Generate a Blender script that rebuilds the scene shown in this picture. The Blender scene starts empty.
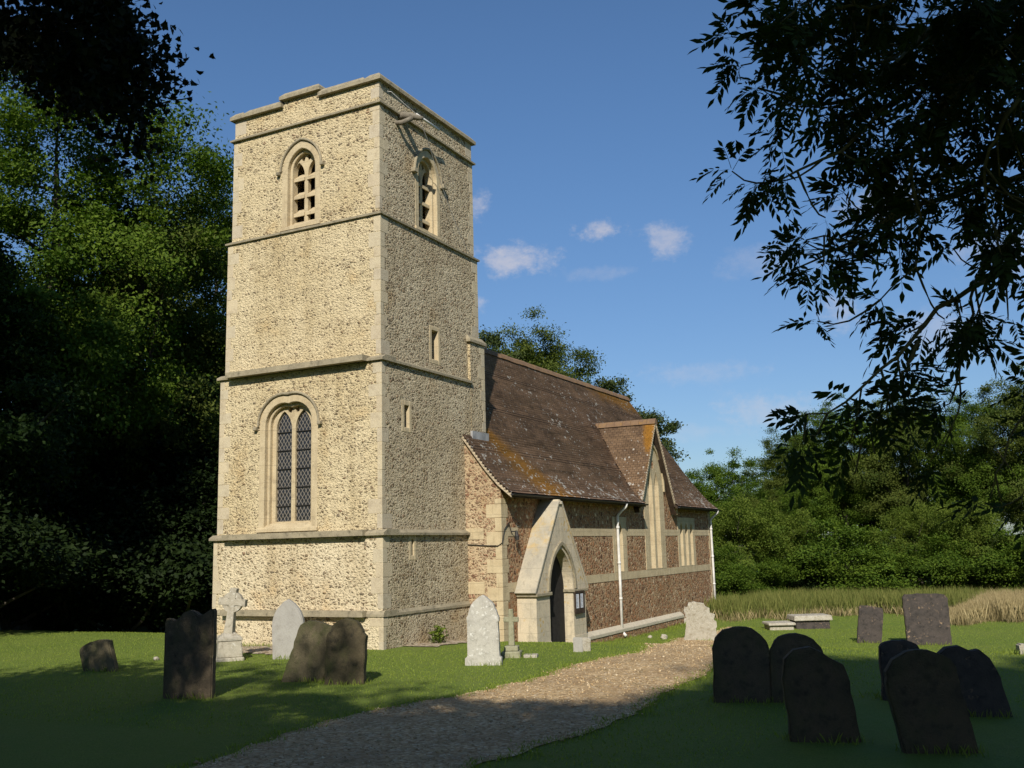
import bpy, bmesh, math, random
import numpy as np
from mathutils import Vector, Matrix

SC = bpy.context.scene
COL = SC.collection
RAD = math.radians

# ------------------------------------------------------------------ camera
CAM = np.array([-18.0982, -12.6565, 2.1])
FPX = 980.1                                     # focal length in pixels of a 1024 px wide frame
def _basis(yaw, pitch, roll):
    cy, sy = math.cos(yaw), math.sin(yaw)
    F = np.array([cy*math.cos(pitch), sy*math.cos(pitch), math.sin(pitch)])
    R = np.array([sy, -cy, 0.0]); U = np.cross(R, F)
    c, s = math.cos(roll), math.sin(roll)
    return c*R+s*U, -s*R+c*U, F
CR, CU, CF = _basis(RAD(27.2457), RAD(9.4683), RAD(-1.46995))
cd = bpy.data.cameras.new('camera'); cam = bpy.data.objects.new('camera', cd); COL.objects.link(cam)
cd.sensor_width = 36.0; cd.lens = FPX*36.0/1024.0; cd.clip_start = 0.1; cd.clip_end = 9000
M = Matrix.Identity(4)
for i in range(3):
    M[i][0], M[i][1], M[i][2], M[i][3] = CR[i], CU[i], -CF[i], CAM[i]
cam.matrix_world = M
SC.camera = cam

# ------------------------------------------------------------------ light
SUN_AZ, SUN_EL = 22.0, 35.0                     # light travels towards +X turned by SUN_AZ, sun is that high
SUN_STRENGTH, SKY_STRENGTH, EXPOSURE = 5.0, 0.09, 0.20
w = bpy.data.worlds.new('World'); SC.world = w; w.use_nodes = True
SC.view_settings.view_transform = 'Standard'; SC.view_settings.look = 'None'
SC.view_settings.gamma = 1.0; SC.view_settings.exposure = EXPOSURE
SC.view_settings.use_curve_mapping = False
SC.cycles.max_bounces = 6; SC.cycles.diffuse_bounces = 3; SC.cycles.glossy_bounces = 2
SC.cycles.transmission_bounces = 3; SC.cycles.transparent_max_bounces = 4
SC.cycles.caustics_reflective = False; SC.cycles.caustics_refractive = False
sl = bpy.data.lights.new('sun', 'SUN'); sl.energy = SUN_STRENGTH; sl.angle = RAD(0.5); sl.color = (1.0, 0.93, 0.82)
sun = bpy.data.objects.new('sun', sl); COL.objects.link(sun)
LDIR = Vector((math.cos(RAD(SUN_EL))*math.cos(RAD(SUN_AZ)), math.cos(RAD(SUN_EL))*math.sin(RAD(SUN_AZ)), -math.sin(RAD(SUN_EL))))
sun.rotation_euler = LDIR.to_track_quat('-Z', 'Y').to_euler()
sun.location = (-60, -30, 50)

def ray(px, py): return (px-512)/FPX*CR-(py-384)/FPX*CU+CF
def at(px, py, depth): return CAM+depth*ray(px, py)

class NT:
    """small helper for node trees"""
    def __init__(s, tree): s.t = tree; s.n = tree.nodes; s.l = tree.links
    def new(s, typ, **kw):
        n = s.n.new(typ)
        for k, v in kw.items(): setattr(n, k, v)
        return n
    def put(s, sock, v):
        if hasattr(v, 'links') or isinstance(v, bpy.types.NodeSocket): s.l.new(v, sock)
        elif isinstance(v, (tuple, list)) and sock.type == 'RGBA' and len(v) == 3: sock.default_value = (*v, 1)
        else: sock.default_value = v
    def math(s, op, a, b=0.0, c=None, clamp=False):
        n = s.new('ShaderNodeMath', operation=op, use_clamp=clamp)
        s.put(n.inputs[0], a); s.put(n.inputs[1], b)
        if c is not None: s.put(n.inputs[2], c)
        return n.outputs[0]
    def vmath(s, op, a, b=None):
        n = s.new('ShaderNodeVectorMath', operation=op)
        s.put(n.inputs[0], a)
        if b is not None: s.put(n.inputs[1], b)
        return n.outputs['Value'] if op in ('DOT_PRODUCT', 'LENGTH', 'DISTANCE') else n.outputs[0]
    def ss(s, v, lo, hi, a=0.0, b=1.0):
        n = s.new('ShaderNodeMapRange', interpolation_type='SMOOTHSTEP')
        s.put(n.inputs[0], v); s.put(n.inputs[1], lo); s.put(n.inputs[2], hi); s.put(n.inputs[3], a); s.put(n.inputs[4], b)
        return n.outputs[0]
    def mix(s, f, a, b, blend='MIX'):
        n = s.new('ShaderNodeMix', data_type='RGBA', blend_type=blend)
        s.put(n.inputs[0], f); s.put(n.inputs[6], a); s.put(n.inputs[7], b)
        return n.outputs[2]
    def noise(s, vec, scale, detail=3.0, rough=0.55, out=0):
        n = s.new('ShaderNodeTexNoise')
        s.put(n.inputs['Vector'], vec); n.inputs['Scale'].default_value = scale
        n.inputs['Detail'].default_value = detail; n.inputs['Roughness'].default_value = rough
        return n.outputs[out]
    def voro(s, vec, scale, feature='F1', rnd=1.0, out='Distance'):
        n = s.new('ShaderNodeTexVoronoi', feature=feature)
        s.put(n.inputs['Vector'], vec); n.inputs['Scale'].default_value = scale
        if 'Randomness' in n.inputs: n.inputs['Randomness'].default_value = rnd
        return n.outputs[out], n
    def ramp(s, v, stops, interp='LINEAR'):
        n = s.new('ShaderNodeValToRGB'); n.color_ramp.interpolation = interp
        e = n.color_ramp.elements
        while len(e) < len(stops): e.new(0.5)
        for el, (p, c) in zip(e, stops): el.position = p; el.color = (*c, 1)
        s.put(n.inputs[0], v)
        return n.outputs[0]
    def scalev(s, vec, k):
        return s.vmath('MULTIPLY', vec, k)
    def bump(s, h, dist, strength=1.0):
        n = s.new('ShaderNodeBump'); n.inputs['Strength'].default_value = strength
        n.inputs['Distance'].default_value = dist; s.put(n.inputs['Height'], h)
        return n.outputs[0]

# ---- sky: Nishita sky with a few small fair-weather clouds at fixed directions
nt = NT(w.node_tree)
for n in list(nt.n): nt.n.remove(n)
sky = nt.new('ShaderNodeTexSky', sky_type='NISHITA', sun_disc=False)
sky.sun_elevation = RAD(SUN_EL)
sky.sun_rotation = math.atan2(-LDIR.x, -LDIR.y)
sky.altitude = 0; sky.air_density = 1.0; sky.dust_density = 0.5; sky.ozone_density = 3.0
gen = nt.new('ShaderNodeTexCoord').outputs['Generated']
cn = nt.math('SUBTRACT', nt.noise(gen, 22.0, 7.0, 0.62), 0.5)
cn3 = nt.math('SUBTRACT', nt.noise(nt.scalev(gen, (1, 1, 1.5)), 85.0, 6.0, 0.65), 0.5)
cn2 = nt.noise(nt.scalev(gen, (1, 1, 2.2)), 60.0, 5.0, 0.6)
dens = None
CLOUDS = [(600, 229, 17, 9, .62), (666, 238, 17, 13, .45), (512, 261, 34, 12, .60), (477, 204, 10, 12, .5), (846, 313, 24, 16, .40),
          (880, 204, 36, 13, .5), (772, 412, 46, 16, .32), (700, 372, 50, 9, .20), (479, 306, 8, 12, .5), (770, 264, 46, 14, .16),
          (600, 273, 30, 6, .16), (940, 330, 40, 20, .3), (690, 432, 60, 7, .15), (1010, 250, 40, 20, .3)]
for px, py, a, b, k in CLOUDS:
    d = ray(px, py); d = d/np.linalg.norm(d)
    r = np.cross(d, (0, 0, 1)); r /= np.linalg.norm(r); u = np.cross(r, d)
    x = nt.math('DIVIDE', nt.vmath('DOT_PRODUCT', gen, tuple(r)), a/FPX)
    y = nt.math('DIVIDE', nt.vmath('DOT_PRODUCT', gen, tuple(u)), b/FPX)
    q = nt.math('SQRT', nt.math('ADD', nt.math('MULTIPLY', x, x), nt.math('MULTIPLY', y, y)))
    q = nt.math('ADD', q, nt.math('ADD', nt.math('MULTIPLY', cn, 3.4), nt.math('MULTIPLY', cn3, 2.2)))
    front = nt.math('GREATER_THAN', nt.vmath('DOT_PRODUCT', gen, tuple(d)), 0.5)
    m = nt.math('MULTIPLY', nt.ss(q, 0.0, 1.5, k*1.0, 0.0), front)
    dens = m if dens is None else nt.math('MAXIMUM', dens, m)
dens = nt.math('MULTIPLY', dens, nt.ss(cn2, 0.25, 0.65, 0.55, 1.0))
bg = nt.new('ShaderNodeBackground'); bg.inputs[1].default_value = SKY_STRENGTH
gz = nt.new('ShaderNodeSeparateXYZ'); nt.l.new(gen, gz.inputs[0])
tint = nt.mix(nt.ss(gz.outputs[2], 0.0, 0.5), (0.66, 0.74, 0.86), (0.77, 0.97, 1.13))
nt.put(bg.inputs[0], nt.mix(dens, nt.mix(1.0, sky.outputs[0], tint, 'MULTIPLY'), (6.6, 6.2, 6.4)))
nt.l.new(bg.outputs[0], nt.new('ShaderNodeOutputWorld').inputs[0])

# ------------------------------------------------------------------ mesh helpers
def tag(o, label=None, cat=None, group=None, kind=None):
    if label: o['label'] = label
    if cat: o['category'] = cat
    if group: o['group'] = group
    if kind: o['kind'] = kind
    return o
def empty(name, loc=(0, 0, 0), rz=0.0):
    o = bpy.data.objects.new(name, None); COL.objects.link(o); o.location = loc; o.rotation_euler = (0, 0, rz)
    o.empty_display_size = 0.2
    return o
class MB:
    def __init__(s): s.v = []; s.f = []
    def add(s, vs, fs):
        k = len(s.v); s.v += [tuple(map(float, p)) for p in vs]; s.f += [tuple(i+k for i in f) for f in fs]; return s
    def box(s, x0, x1, y0, y1, z0, z1):
        return s.add([(x0, y0, z0), (x1, y0, z0), (x1, y1, z0), (x0, y1, z0), (x0, y0, z1), (x1, y0, z1), (x1, y1, z1), (x0, y1, z1)],
                     [(0, 3, 2, 1), (4, 5, 6, 7), (0, 1, 5, 4), (1, 2, 6, 5), (2, 3, 7, 6), (3, 0, 4, 7)])
    def frustum(s, a, b):
        """a, b: (x0,x1,y0,y1,z) lower and upper rectangles"""
        def r(q): return [(q[0], q[2], q[4]), (q[1], q[2], q[4]), (q[1], q[3], q[4]), (q[0], q[3], q[4])]
        return s.add(r(a)+r(b), [(0, 3, 2, 1), (4, 5, 6, 7), (0, 1, 5, 4), (1, 2, 6, 5), (2, 3, 7, 6), (3, 0, 4, 7)])
    def prism(s, poly, axis, d0, d1):
        """poly: (u,v) list; axis 'x': (d,u,v), 'y': (u,d,v), 'z': (u,v,d)"""
        def P(u, v, d): return {'x': (d, u, v), 'y': (u, d, v), 'z': (u, v, d)}[axis]
        n = len(poly); vs = [P(u, v, d0) for u, v in poly]+[P(u, v, d1) for u, v in poly]
        fs = [tuple(range(n))[::-1], tuple(range(n, 2*n))]+[(i, (i+1) % n, n+(i+1) % n, n+i) for i in range(n)]
        return s.add(vs, fs)
    def band(s, outer, inner, axis, d0, d1):
        """open or closed strip between two outlines of equal length, extruded along axis"""
        def P(u, v, d): return {'x': (d, u, v), 'y': (u, d, v), 'z': (u, v, d)}[axis]
        n = len(outer); vs = []
        for d in (d0, d1):
            vs += [P(u, v, d) for u, v in outer]+[P(u, v, d) for u, v in inner]
        fs = []
        for i in range(n-1):
            o0, o1, i0, i1 = i, i+1, n+i, n+i+1
            fs += [(o0, o1, i1, i0), (2*n+o0, 2*n+i0, 2*n+i1, 2*n+o1), (o0, 2*n+o0, 2*n+o1, o1), (i0, i1, 2*n+i1, 2*n+i0)]
        fs += [(0, n, 3*n, 2*n), (n-1, 3*n-1, 4*n-1, 2*n-1)]
        return s.add(vs, fs)
    def tube(s, pts, rads, seg=8, cap=True):
        pts = [np.array(p, float) for p in pts]
        if not hasattr(rads, '__len__'): rads = [rads]*len(pts)
        rings = []; ref = np.array([0.13, 0.27, 0.95])
        for i, p in enumerate(pts):
            t = pts[min(i+1, len(pts)-1)]-pts[max(i-1, 0)]; t = t/(np.linalg.norm(t)+1e-9)
            a = ref-t*ref.dot(t)
            if np.linalg.norm(a) < 0.05: a = np.array([1, 0, 0])-t*t[0]
            a /= np.linalg.norm(a); b = np.cross(t, a)
            rings.append([p+rads[i]*(math.cos(6.28318*k/seg)*a+math.sin(6.28318*k/seg)*b) for k in range(seg)])
        fs = []
        for i in range(len(pts)-1):
            for k in range(seg):
                fs.append((i*seg+k, i*seg+(k+1) % seg, (i+1)*seg+(k+1) % seg, (i+1)*seg+k))
        if cap: fs += [tuple(range(seg))[::-1], tuple((len(pts)-1)*seg+k for k in range(seg))]
        return s.add([q for r in rings for q in r], fs)
    def mesh(s, name):
        me = bpy.data.meshes.new(name); me.from_pydata(s.v, [], s.f)
        bm = bmesh.new(); bm.from_mesh(me); bmesh.ops.recalc_face_normals(bm, faces=bm.faces); bm.to_mesh(me); bm.free()
        return me
    def build(s, name, mat, parent=None, bevel=0.0, smooth=False, label=None):
        me = s.mesh(name)
        if bevel:
            bm = bmesh.new(); bm.from_mesh(me)
            es = [e for e in bm.edges if e.is_manifold and e.calc_face_angle(0) > 0.5]
            bmesh.ops.bevel(bm, geom=es, offset=bevel, segments=1, affect='EDGES', clamp_overlap=True)
            bm.to_mesh(me); bm.free()
        me.materials.append(mat)
        if smooth: me.polygons.foreach_set('use_smooth', [True]*len(me.polygons))
        o = bpy.data.objects.new(name, me); COL.objects.link(o); o.parent = parent
        if label: o['label'] = label
        return o
def cut(o, cutter):
    """carve the closed shapes of a MB out of a mesh object"""
    me = cutter.mesh('cutter'); c = bpy.data.objects.new('cutter', me); COL.objects.link(c)
    m = o.modifiers.new('cut', 'BOOLEAN'); m.operation = 'DIFFERENCE'; m.solver = 'EXACT'; m.use_self = True; m.object = c
    bpy.context.view_layer.update()
    dg = bpy.context.evaluated_depsgraph_get()
    new = bpy.data.meshes.new_from_object(o.evaluated_get(dg))
    o.modifiers.clear(); old = o.data; o.data = new; new.name = old.name+'_cut'
    bpy.data.objects.remove(c); bpy.data.meshes.remove(me)
def np_mesh(name, V, Fc, mat, parent=None, tint=None, smooth=False):
    """fast mesh from arrays; every face has the same number of corners"""
    V = np.ascontiguousarray(V, np.float32); Fc = np.ascontiguousarray(Fc, np.int32)
    me = bpy.data.meshes.new(name); nf, k = Fc.shape
    me.vertices.add(len(V)); me.vertices.foreach_set('co', V.ravel())
    me.loops.add(nf*k); me.loops.foreach_set('vertex_index', Fc.ravel())
    me.polygons.add(nf); me.polygons.foreach_set('loop_start', np.arange(0, nf*k, k, dtype=np.int32))
    me.polygons.foreach_set('loop_total', np.full(nf, k, np.int32))
    if smooth: me.polygons.foreach_set('use_smooth', np.ones(nf, bool))
    me.update(calc_edges=True)
    if tint is not None:
        a = me.attributes.new('tint', 'FLOAT', 'POINT'); a.data.foreach_set('value', np.ascontiguousarray(tint, np.float32))
    me.materials.append(mat)
    if parent is False: return me
    o = bpy.data.objects.new(name, me); COL.objects.link(o); o.parent = parent
    return o
def arch(cx, zs, a, h, n=9):
    """pointed arch from the left springing over the apex to the right springing"""
    r = (a*a+h*h)/(2*a); c = -a+r
    th = math.atan2(h, -c) if True else 0
    L = [(cx+c+r*math.cos(math.pi-(math.pi-th)*i/n), zs+r*math.sin(math.pi-(math.pi-th)*i/n)) for i in range(n+1)]
    Rr = [(2*cx-u, v) for u, v in L[:-1]][::-1]
    return L+Rr
def opening(cx, z0, zs, a, h, n=9):
    return [(cx-a, z0)]+arch(cx, zs, a, h, n)+[(cx+a, z0)]
def smooth01(t):
    t = np.clip(t, 0, 1); return t*t*(3-2*t)
def ground_z(x, y):
    x = np.asarray(x, float); y = np.asarray(y, float)
    return np.interp(x, [1.2, 2.4, 3.5, 4.5, 6.0, 7.5, 10.0, 13.0], [0, -.04, -.14, -.36, -.55, -.67, -.76, -.80])+0.02*np.sin(x*0.9+y*0.6)*np.sin(y*0.75-x*0.3)
def on_ground(px, py):
    d = ray(px, py); t = 10.0
    for _ in range(60):
        p = CAM+t*d; t = (float(ground_z(p[0], p[1]))-CAM[2])/d[2]
    return CAM+t*d

# ------------------------------------------------------------------ materials
def material(name):
    m = bpy.data.materials.new(name); m.use_nodes = True
    t = NT(m.node_tree); b = t.n['Principled BSDF']
    b.inputs['Specular IOR Level'].default_value = 0.25; b.inputs['Roughness'].default_value = 0.9
    return m, t, b, t.new('ShaderNodeTexCoord').outputs['Object']
def rubble(name, mortar, mortar2, ramp, scale, keep, edge, bumpd, stretch=1.35, rough=1.0, course=0.9):
    m, t, b, co = material(name)
    warp = t.vmath('ADD', co, t.scalev(t.noise(co, 5.0, 2.0, out=1), (0.10, 0.10, 0.05)))
    big = t.noise(co, 0.55, 4.0, 0.6)
    fine = t.noise(co, 48.0, 3.0, 0.65)
    rows = t.noise(t.scalev(co, (0.35, 0.35, 3.6)), 1.6, 4.0, 0.65)              # stones were laid in rough courses
    def layer(sc_, kp, ofs):
        sv = t.scalev(t.vmath('ADD', warp, (ofs, ofs*.7, ofs*1.3)), (1, 1, stretch))
        f1, n1 = t.voro(sv, sc_, 'F1', 0.9)
        col = t.new('ShaderNodeSeparateColor'); t.l.new(n1.outputs['Color'], col.inputs[0])
        ed, n2 = t.voro(sv, sc_, 'DISTANCE_TO_EDGE', 0.9)
        lim = t.math('ADD', edge, t.math('MULTIPLY', col.outputs[2], 0.16))
        ed = t.math('ADD', ed, t.math('MULTIPLY', t.math('SUBTRACT', fine, 0.5), 0.16))
        k2 = t.math('ADD', kp, t.math('ADD', t.math('MULTIPLY', t.math('SUBTRACT', big, 0.5), 0.5), t.math('MULTIPLY', t.math('SUBTRACT', rows, 0.5), course)))
        show = t.ss(t.math('SUBTRACT', k2, col.outputs[0]), -0.05, 0.15)
        st = t.math('MULTIPLY', t.ss(ed, lim, t.math('ADD', lim, 0.12)), show)
        dm = t.math('MULTIPLY', t.ss(ed, t.math('MULTIPLY', lim, .5), t.math('ADD', lim, 0.22)), t.math('ADD', t.math('MULTIPLY', show, 0.6), 0.4))
        return st, dm, t.ramp(col.outputs[1], ramp)
    s1, d1, c1 = layer(scale, keep, 0.0)
    s2, d2, c2 = layer(scale*1.75, keep*1.05, 7.3)
    mc = t.mix(t.ss(big, 0.35, 0.65), mortar, mortar2)
    mc = t.mix(t.ss(t.noise(co, 22.0, 5.0, 0.75), 0.38, 0.72, 0, 0.6), mc, tuple(c*0.62 for c in mortar2))
    c = t.mix(t.math('MULTIPLY', s2, .9), mc, t.mix(t.math('MULTIPLY', fine, 0.3), c2, mortar2))
    c = t.mix(s1, c, t.mix(t.math('MULTIPLY', fine, 0.25), c1, mortar2))
    st = t.noise(t.scalev(co, (1.6, 1.6, 0.22)), 1.3, 4.0, 0.6)
    c = t.mix(t.ss(st, 0.48, 0.72, 0, 0.45), c, t.mix(1.0, c, (0.66, 0.62, 0.54), 'MULTIPLY'))
    c = t.mix(t.ss(t.noise(co, 1.1, 4, .6), 0.56, 0.75, 0, .35), c, t.mix(1.0, c, (1.0, 0.80, 0.55), 'MULTIPLY'))
    t.put(b.inputs['Base Color'], c)
    h = t.math('ADD', t.math('MULTIPLY', d1, 0.9), t.math('MULTIPLY', d2, 0.55))
    h = t.math('ADD', h, t.math('MULTIPLY', fine, 0.30))
    h = t.math('ADD', h, t.math('MULTIPLY', t.noise(co, 15.0, 4.0, 0.65), 0.75*rough))
    t.put(b.inputs['Normal'], t.bump(h, bumpd, 1.0))
    return m
def stone(name, c1, c2, stain, scale=1.0, bumpd=0.006, amt=0.6, lichen=None, lich_lim=0.62, green=0.0, joint=0.0):
    m, t, b, co = material(name)
    n1 = t.noise(co, 2.2*scale, 5.0, 0.65); n2 = t.noise(co, 30.0*scale, 4.0, 0.65)
    c = t.mix(t.ss(n1, 0.3, 0.7), c1, c2)
    c = t.mix(t.ss(t.noise(co, 4.5*scale, 6.0, 0.7), 0.5, 0.72, 0, amt), c, stain)
    c = t.mix(t.ss(n2, 0.3, 0.75, 0, 0.35), c, t.mix(1.0, c, (0.6, 0.58, 0.55), 'MULTIPLY'))
    if lichen:
        lv, _ = t.voro(t.vmath('ADD', co, t.scalev(t.noise(co, 9.0*scale, 3, out=1), (.15, .15, .15))), 7.0*scale, 'SMOOTH_F1')
        c = t.mix(t.math('MULTIPLY', t.ss(lv, 0.16, 0.32, 1, 0), t.ss(t.noise(co, 1.8*scale, 3), lich_lim-.1, lich_lim+.1)), c, lichen)
    if green:
        c = t.mix(t.ss(t.noise(t.scalev(co, (1, 1, .5)), 2.6*scale, 5, .65), 0.42, 0.7, 0, green), c, (0.06, 0.075, 0.02))
    if joint:
        sz = t.new('ShaderNodeSeparateXYZ'); t.l.new(co, sz.inputs[0])
        fz = t.math('FRACT', t.math('DIVIDE', t.math('ADD', sz.outputs[2], t.math('MULTIPLY', t.noise(co, 3.0, 2), .05)), joint))
        row = t.math('FLOOR', t.math('DIVIDE', sz.outputs[2], joint))
        fx = t.math('FRACT', t.math('ADD', t.math('MULTIPLY', t.math('ADD', sz.outputs[0], sz.outputs[1]), 1.25), t.math('MULTIPLY', row, .37)))
        jn = t.math('MAXIMUM', t.ss(fz, 0.0, 0.045, 1, 0), t.ss(fx, 0.0, 0.02, 1, 0))
        c = t.mix(t.math('MULTIPLY', jn, .55), c, tuple(x*.6 for x in stain))
        c = t.mix(t.ss(t.noise(t.scalev(co, (5, 5, .7)), 1.2, 4, .6), .5, .75, 0, .55), c, tuple(x*.9 for x in stain))
    t.put(b.inputs['Base Color'], c)
    h = t.math('ADD', n2, t.math('MULTIPLY', n1, 1.5))
    t.put(b.inputs['Normal'], t.bump(h, bumpd, 1.0))
    return m
def plain(name, c, rough=0.7, var=0.25, scale=9.0, metal=0.0, bumpd=0.0):
    m, t, b, co = material(name)
    n = t.noise(co, scale, 4.0, 0.6)
    t.put(b.inputs['Base Color'], t.mix(t.ss(n, 0.3, 0.7, 0, 1), tuple(x*(1-var) for x in c), tuple(min(1, x*(1+var)) for x in c)))
    b.inputs['Roughness'].default_value = rough; b.inputs['Metallic'].default_value = metal
    if bumpd: t.put(b.inputs['Normal'], t.bump(n, bumpd, 1.0))
    return m
TOWER_RAMP = [(0.0, (0.11, 0.075, 0.045)), (0.2, (0.23, 0.155, 0.085)), (0.45, (0.33, 0.24, 0.14)), (0.65, (0.17, 0.135, 0.095)), (0.85, (0.40, 0.31, 0.195)), (1.0, (0.24, 0.135, 0.08))]
NAVE_RAMP = [(0.0, (0.07, 0.032, 0.02)), (0.22, (0.26, 0.115, 0.055)), (0.5, (0.36, 0.18, 0.085)), (0.66, (0.11, 0.05, 0.03)), (0.86, (0.48, 0.32, 0.18)), (1.0, (0.78, 0.66, 0.48))]
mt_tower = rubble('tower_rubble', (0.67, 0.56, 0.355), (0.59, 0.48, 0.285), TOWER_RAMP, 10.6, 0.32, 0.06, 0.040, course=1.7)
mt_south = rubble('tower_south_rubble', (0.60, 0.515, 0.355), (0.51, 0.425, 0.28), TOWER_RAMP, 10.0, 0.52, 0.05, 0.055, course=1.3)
mt_base = rubble('tower_base_rubble', (0.70, 0.60, 0.41), (0.63, 0.52, 0.335), TOWER_RAMP, 9.4, 0.27, 0.06, 0.040, course=1.5)
mt_nave = rubble('nave_cobbles', (0.38, 0.265, 0.155), (0.29, 0.19, 0.105), NAVE_RAMP, 6.6, 1.3, 0.03, 0.022, 1.15, .25)
mt_west = rubble('nave_west_cobbles', (0.52, 0.41, 0.26), (0.44, 0.33, 0.20), [(0.0, (0.10, 0.05, 0.03)), (0.3, (0.28, 0.14, 0.085)), (0.6, (0.36, 0.22, 0.13)), (0.8, (0.20, 0.11, 0.07)), (1.0, (0.46, 0.35, 0.23))], 8.2, 0.80, 0.04, 0.03, 1.2, .7)
mt_ash = stone('cream_ashlar', (0.54, 0.45, 0.29), (0.47, 0.38, 0.235), (0.31, 0.25, 0.16), 1.2, 0.008, 0.65, joint=.42)
mt_string = stone('weathered_string_stone', (0.36, 0.31, 0.21), (0.26, 0.225, 0.155), (0.13, 0.115, 0.08), 1.6, 0.012, 0.85)
mt_porch = stone('pale_porch_stone', (0.60, 0.51, 0.36), (0.50, 0.44, 0.33), (0.32, 0.28, 0.21), 1.1, 0.010, 0.65, lichen=(0.46, 0.31, 0.10), lich_lim=0.56, joint=.36)
mt_pcope, t, b, co = material('weathered_porch_coping')
zz_ = t.new('ShaderNodeSeparateXYZ'); t.l.new(co, zz_.inputs[0])
c = t.mix(t.ss(t.noise(co, 2.6, 5, .65), .35, .68), (0.44, 0.39, 0.29), (0.33, 0.30, 0.235))
c = t.mix(t.ss(t.noise(co, 9.0, 5, .7), .5, .75, 0, .6), c, (0.20, 0.18, 0.14))
jn = t.ss(t.math('FRACT', t.math('DIVIDE', zz_.outputs[2], .52)), 0, .03, .5, 0)
c = t.mix(jn, c, (0.16, 0.14, 0.10))
pt_ = t.math('MULTIPLY', t.ss(t.math('ADD', zz_.outputs[2], t.math('MULTIPLY', t.noise(co, 3.5, 4), .9)), 2.2, 2.6), t.ss(t.math('ADD', zz_.outputs[2], t.math('MULTIPLY', t.noise(co, 4.5, 4), .6)), 3.4, 3.0))
c = t.mix(t.math('MULTIPLY', pt_, t.ss(t.noise(co, 5.0, 5, .7), .42, .68, 0, .7)), c, (0.44, 0.31, 0.12))
t.put(b.inputs['Base Color'], c); t.put(b.inputs['Normal'], t.bump(t.noise(co, 22, 5, .7), .012, 1.0))
mt_glass, t, b, co = material('leaded_window_glass')
sx = t.new('ShaderNodeSeparateXYZ'); t.l.new(co, sx.inputs[0])
hsum = t.math('ADD', sx.outputs[0], sx.outputs[1])
def lat(sgn):
    v = t.math('ADD', t.math('MULTIPLY', hsum, 9.5), t.math('MULTIPLY', sx.outputs[2], 6.2*sgn))
    return t.math('ABSOLUTE', t.math('SUBTRACT', t.math('FRACT', v), 0.5))
lead = t.ss(t.math('MINIMUM', lat(1), lat(-1)), 0.06, 0.11, 1, 0)
pane, _ = t.voro(t.scalev(co, (9.5, 9.5, 6.2)), 1.0, 'F1')
t.put(b.inputs['Base Color'], t.mix(lead, (0.018, 0.018, 0.02), (0.20, 0.18, 0.15)))
t.put(b.inputs['Roughness'], t.math('ADD', t.math('MULTIPLY', lead, 0.4), 0.18))
b.inputs['Specular IOR Level'].default_value = 0.5
t.put(b.inputs['Normal'], t.bump(t.math('ADD', lead, t.math('MULTIPLY', t.noise(co, 7.0, 2), 1.2)), 0.01, 1.0))
mt_iron = plain('dark_iron', (0.03, 0.028, 0.026), 0.55)
mt_lead = plain('grey_lead', (0.28, 0.28, 0.28), 0.5, 0.25, 4.0)
mt_pipe = plain('pale_painted_pipe', (0.62, 0.60, 0.56), 0.5, 0.12, 5.0)
mt_wood = plain('dark_oak', (0.045, 0.03, 0.02), 0.75, 0.4, 6.0)
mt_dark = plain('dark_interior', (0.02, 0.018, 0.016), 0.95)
mt_paper = plain('notice_paper', (0.62, 0.64, 0.68), 0.6, 0.08, 20.0)
mt_ink = plain('faded_print', (0.25, 0.26, 0.30), 0.8)

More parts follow.
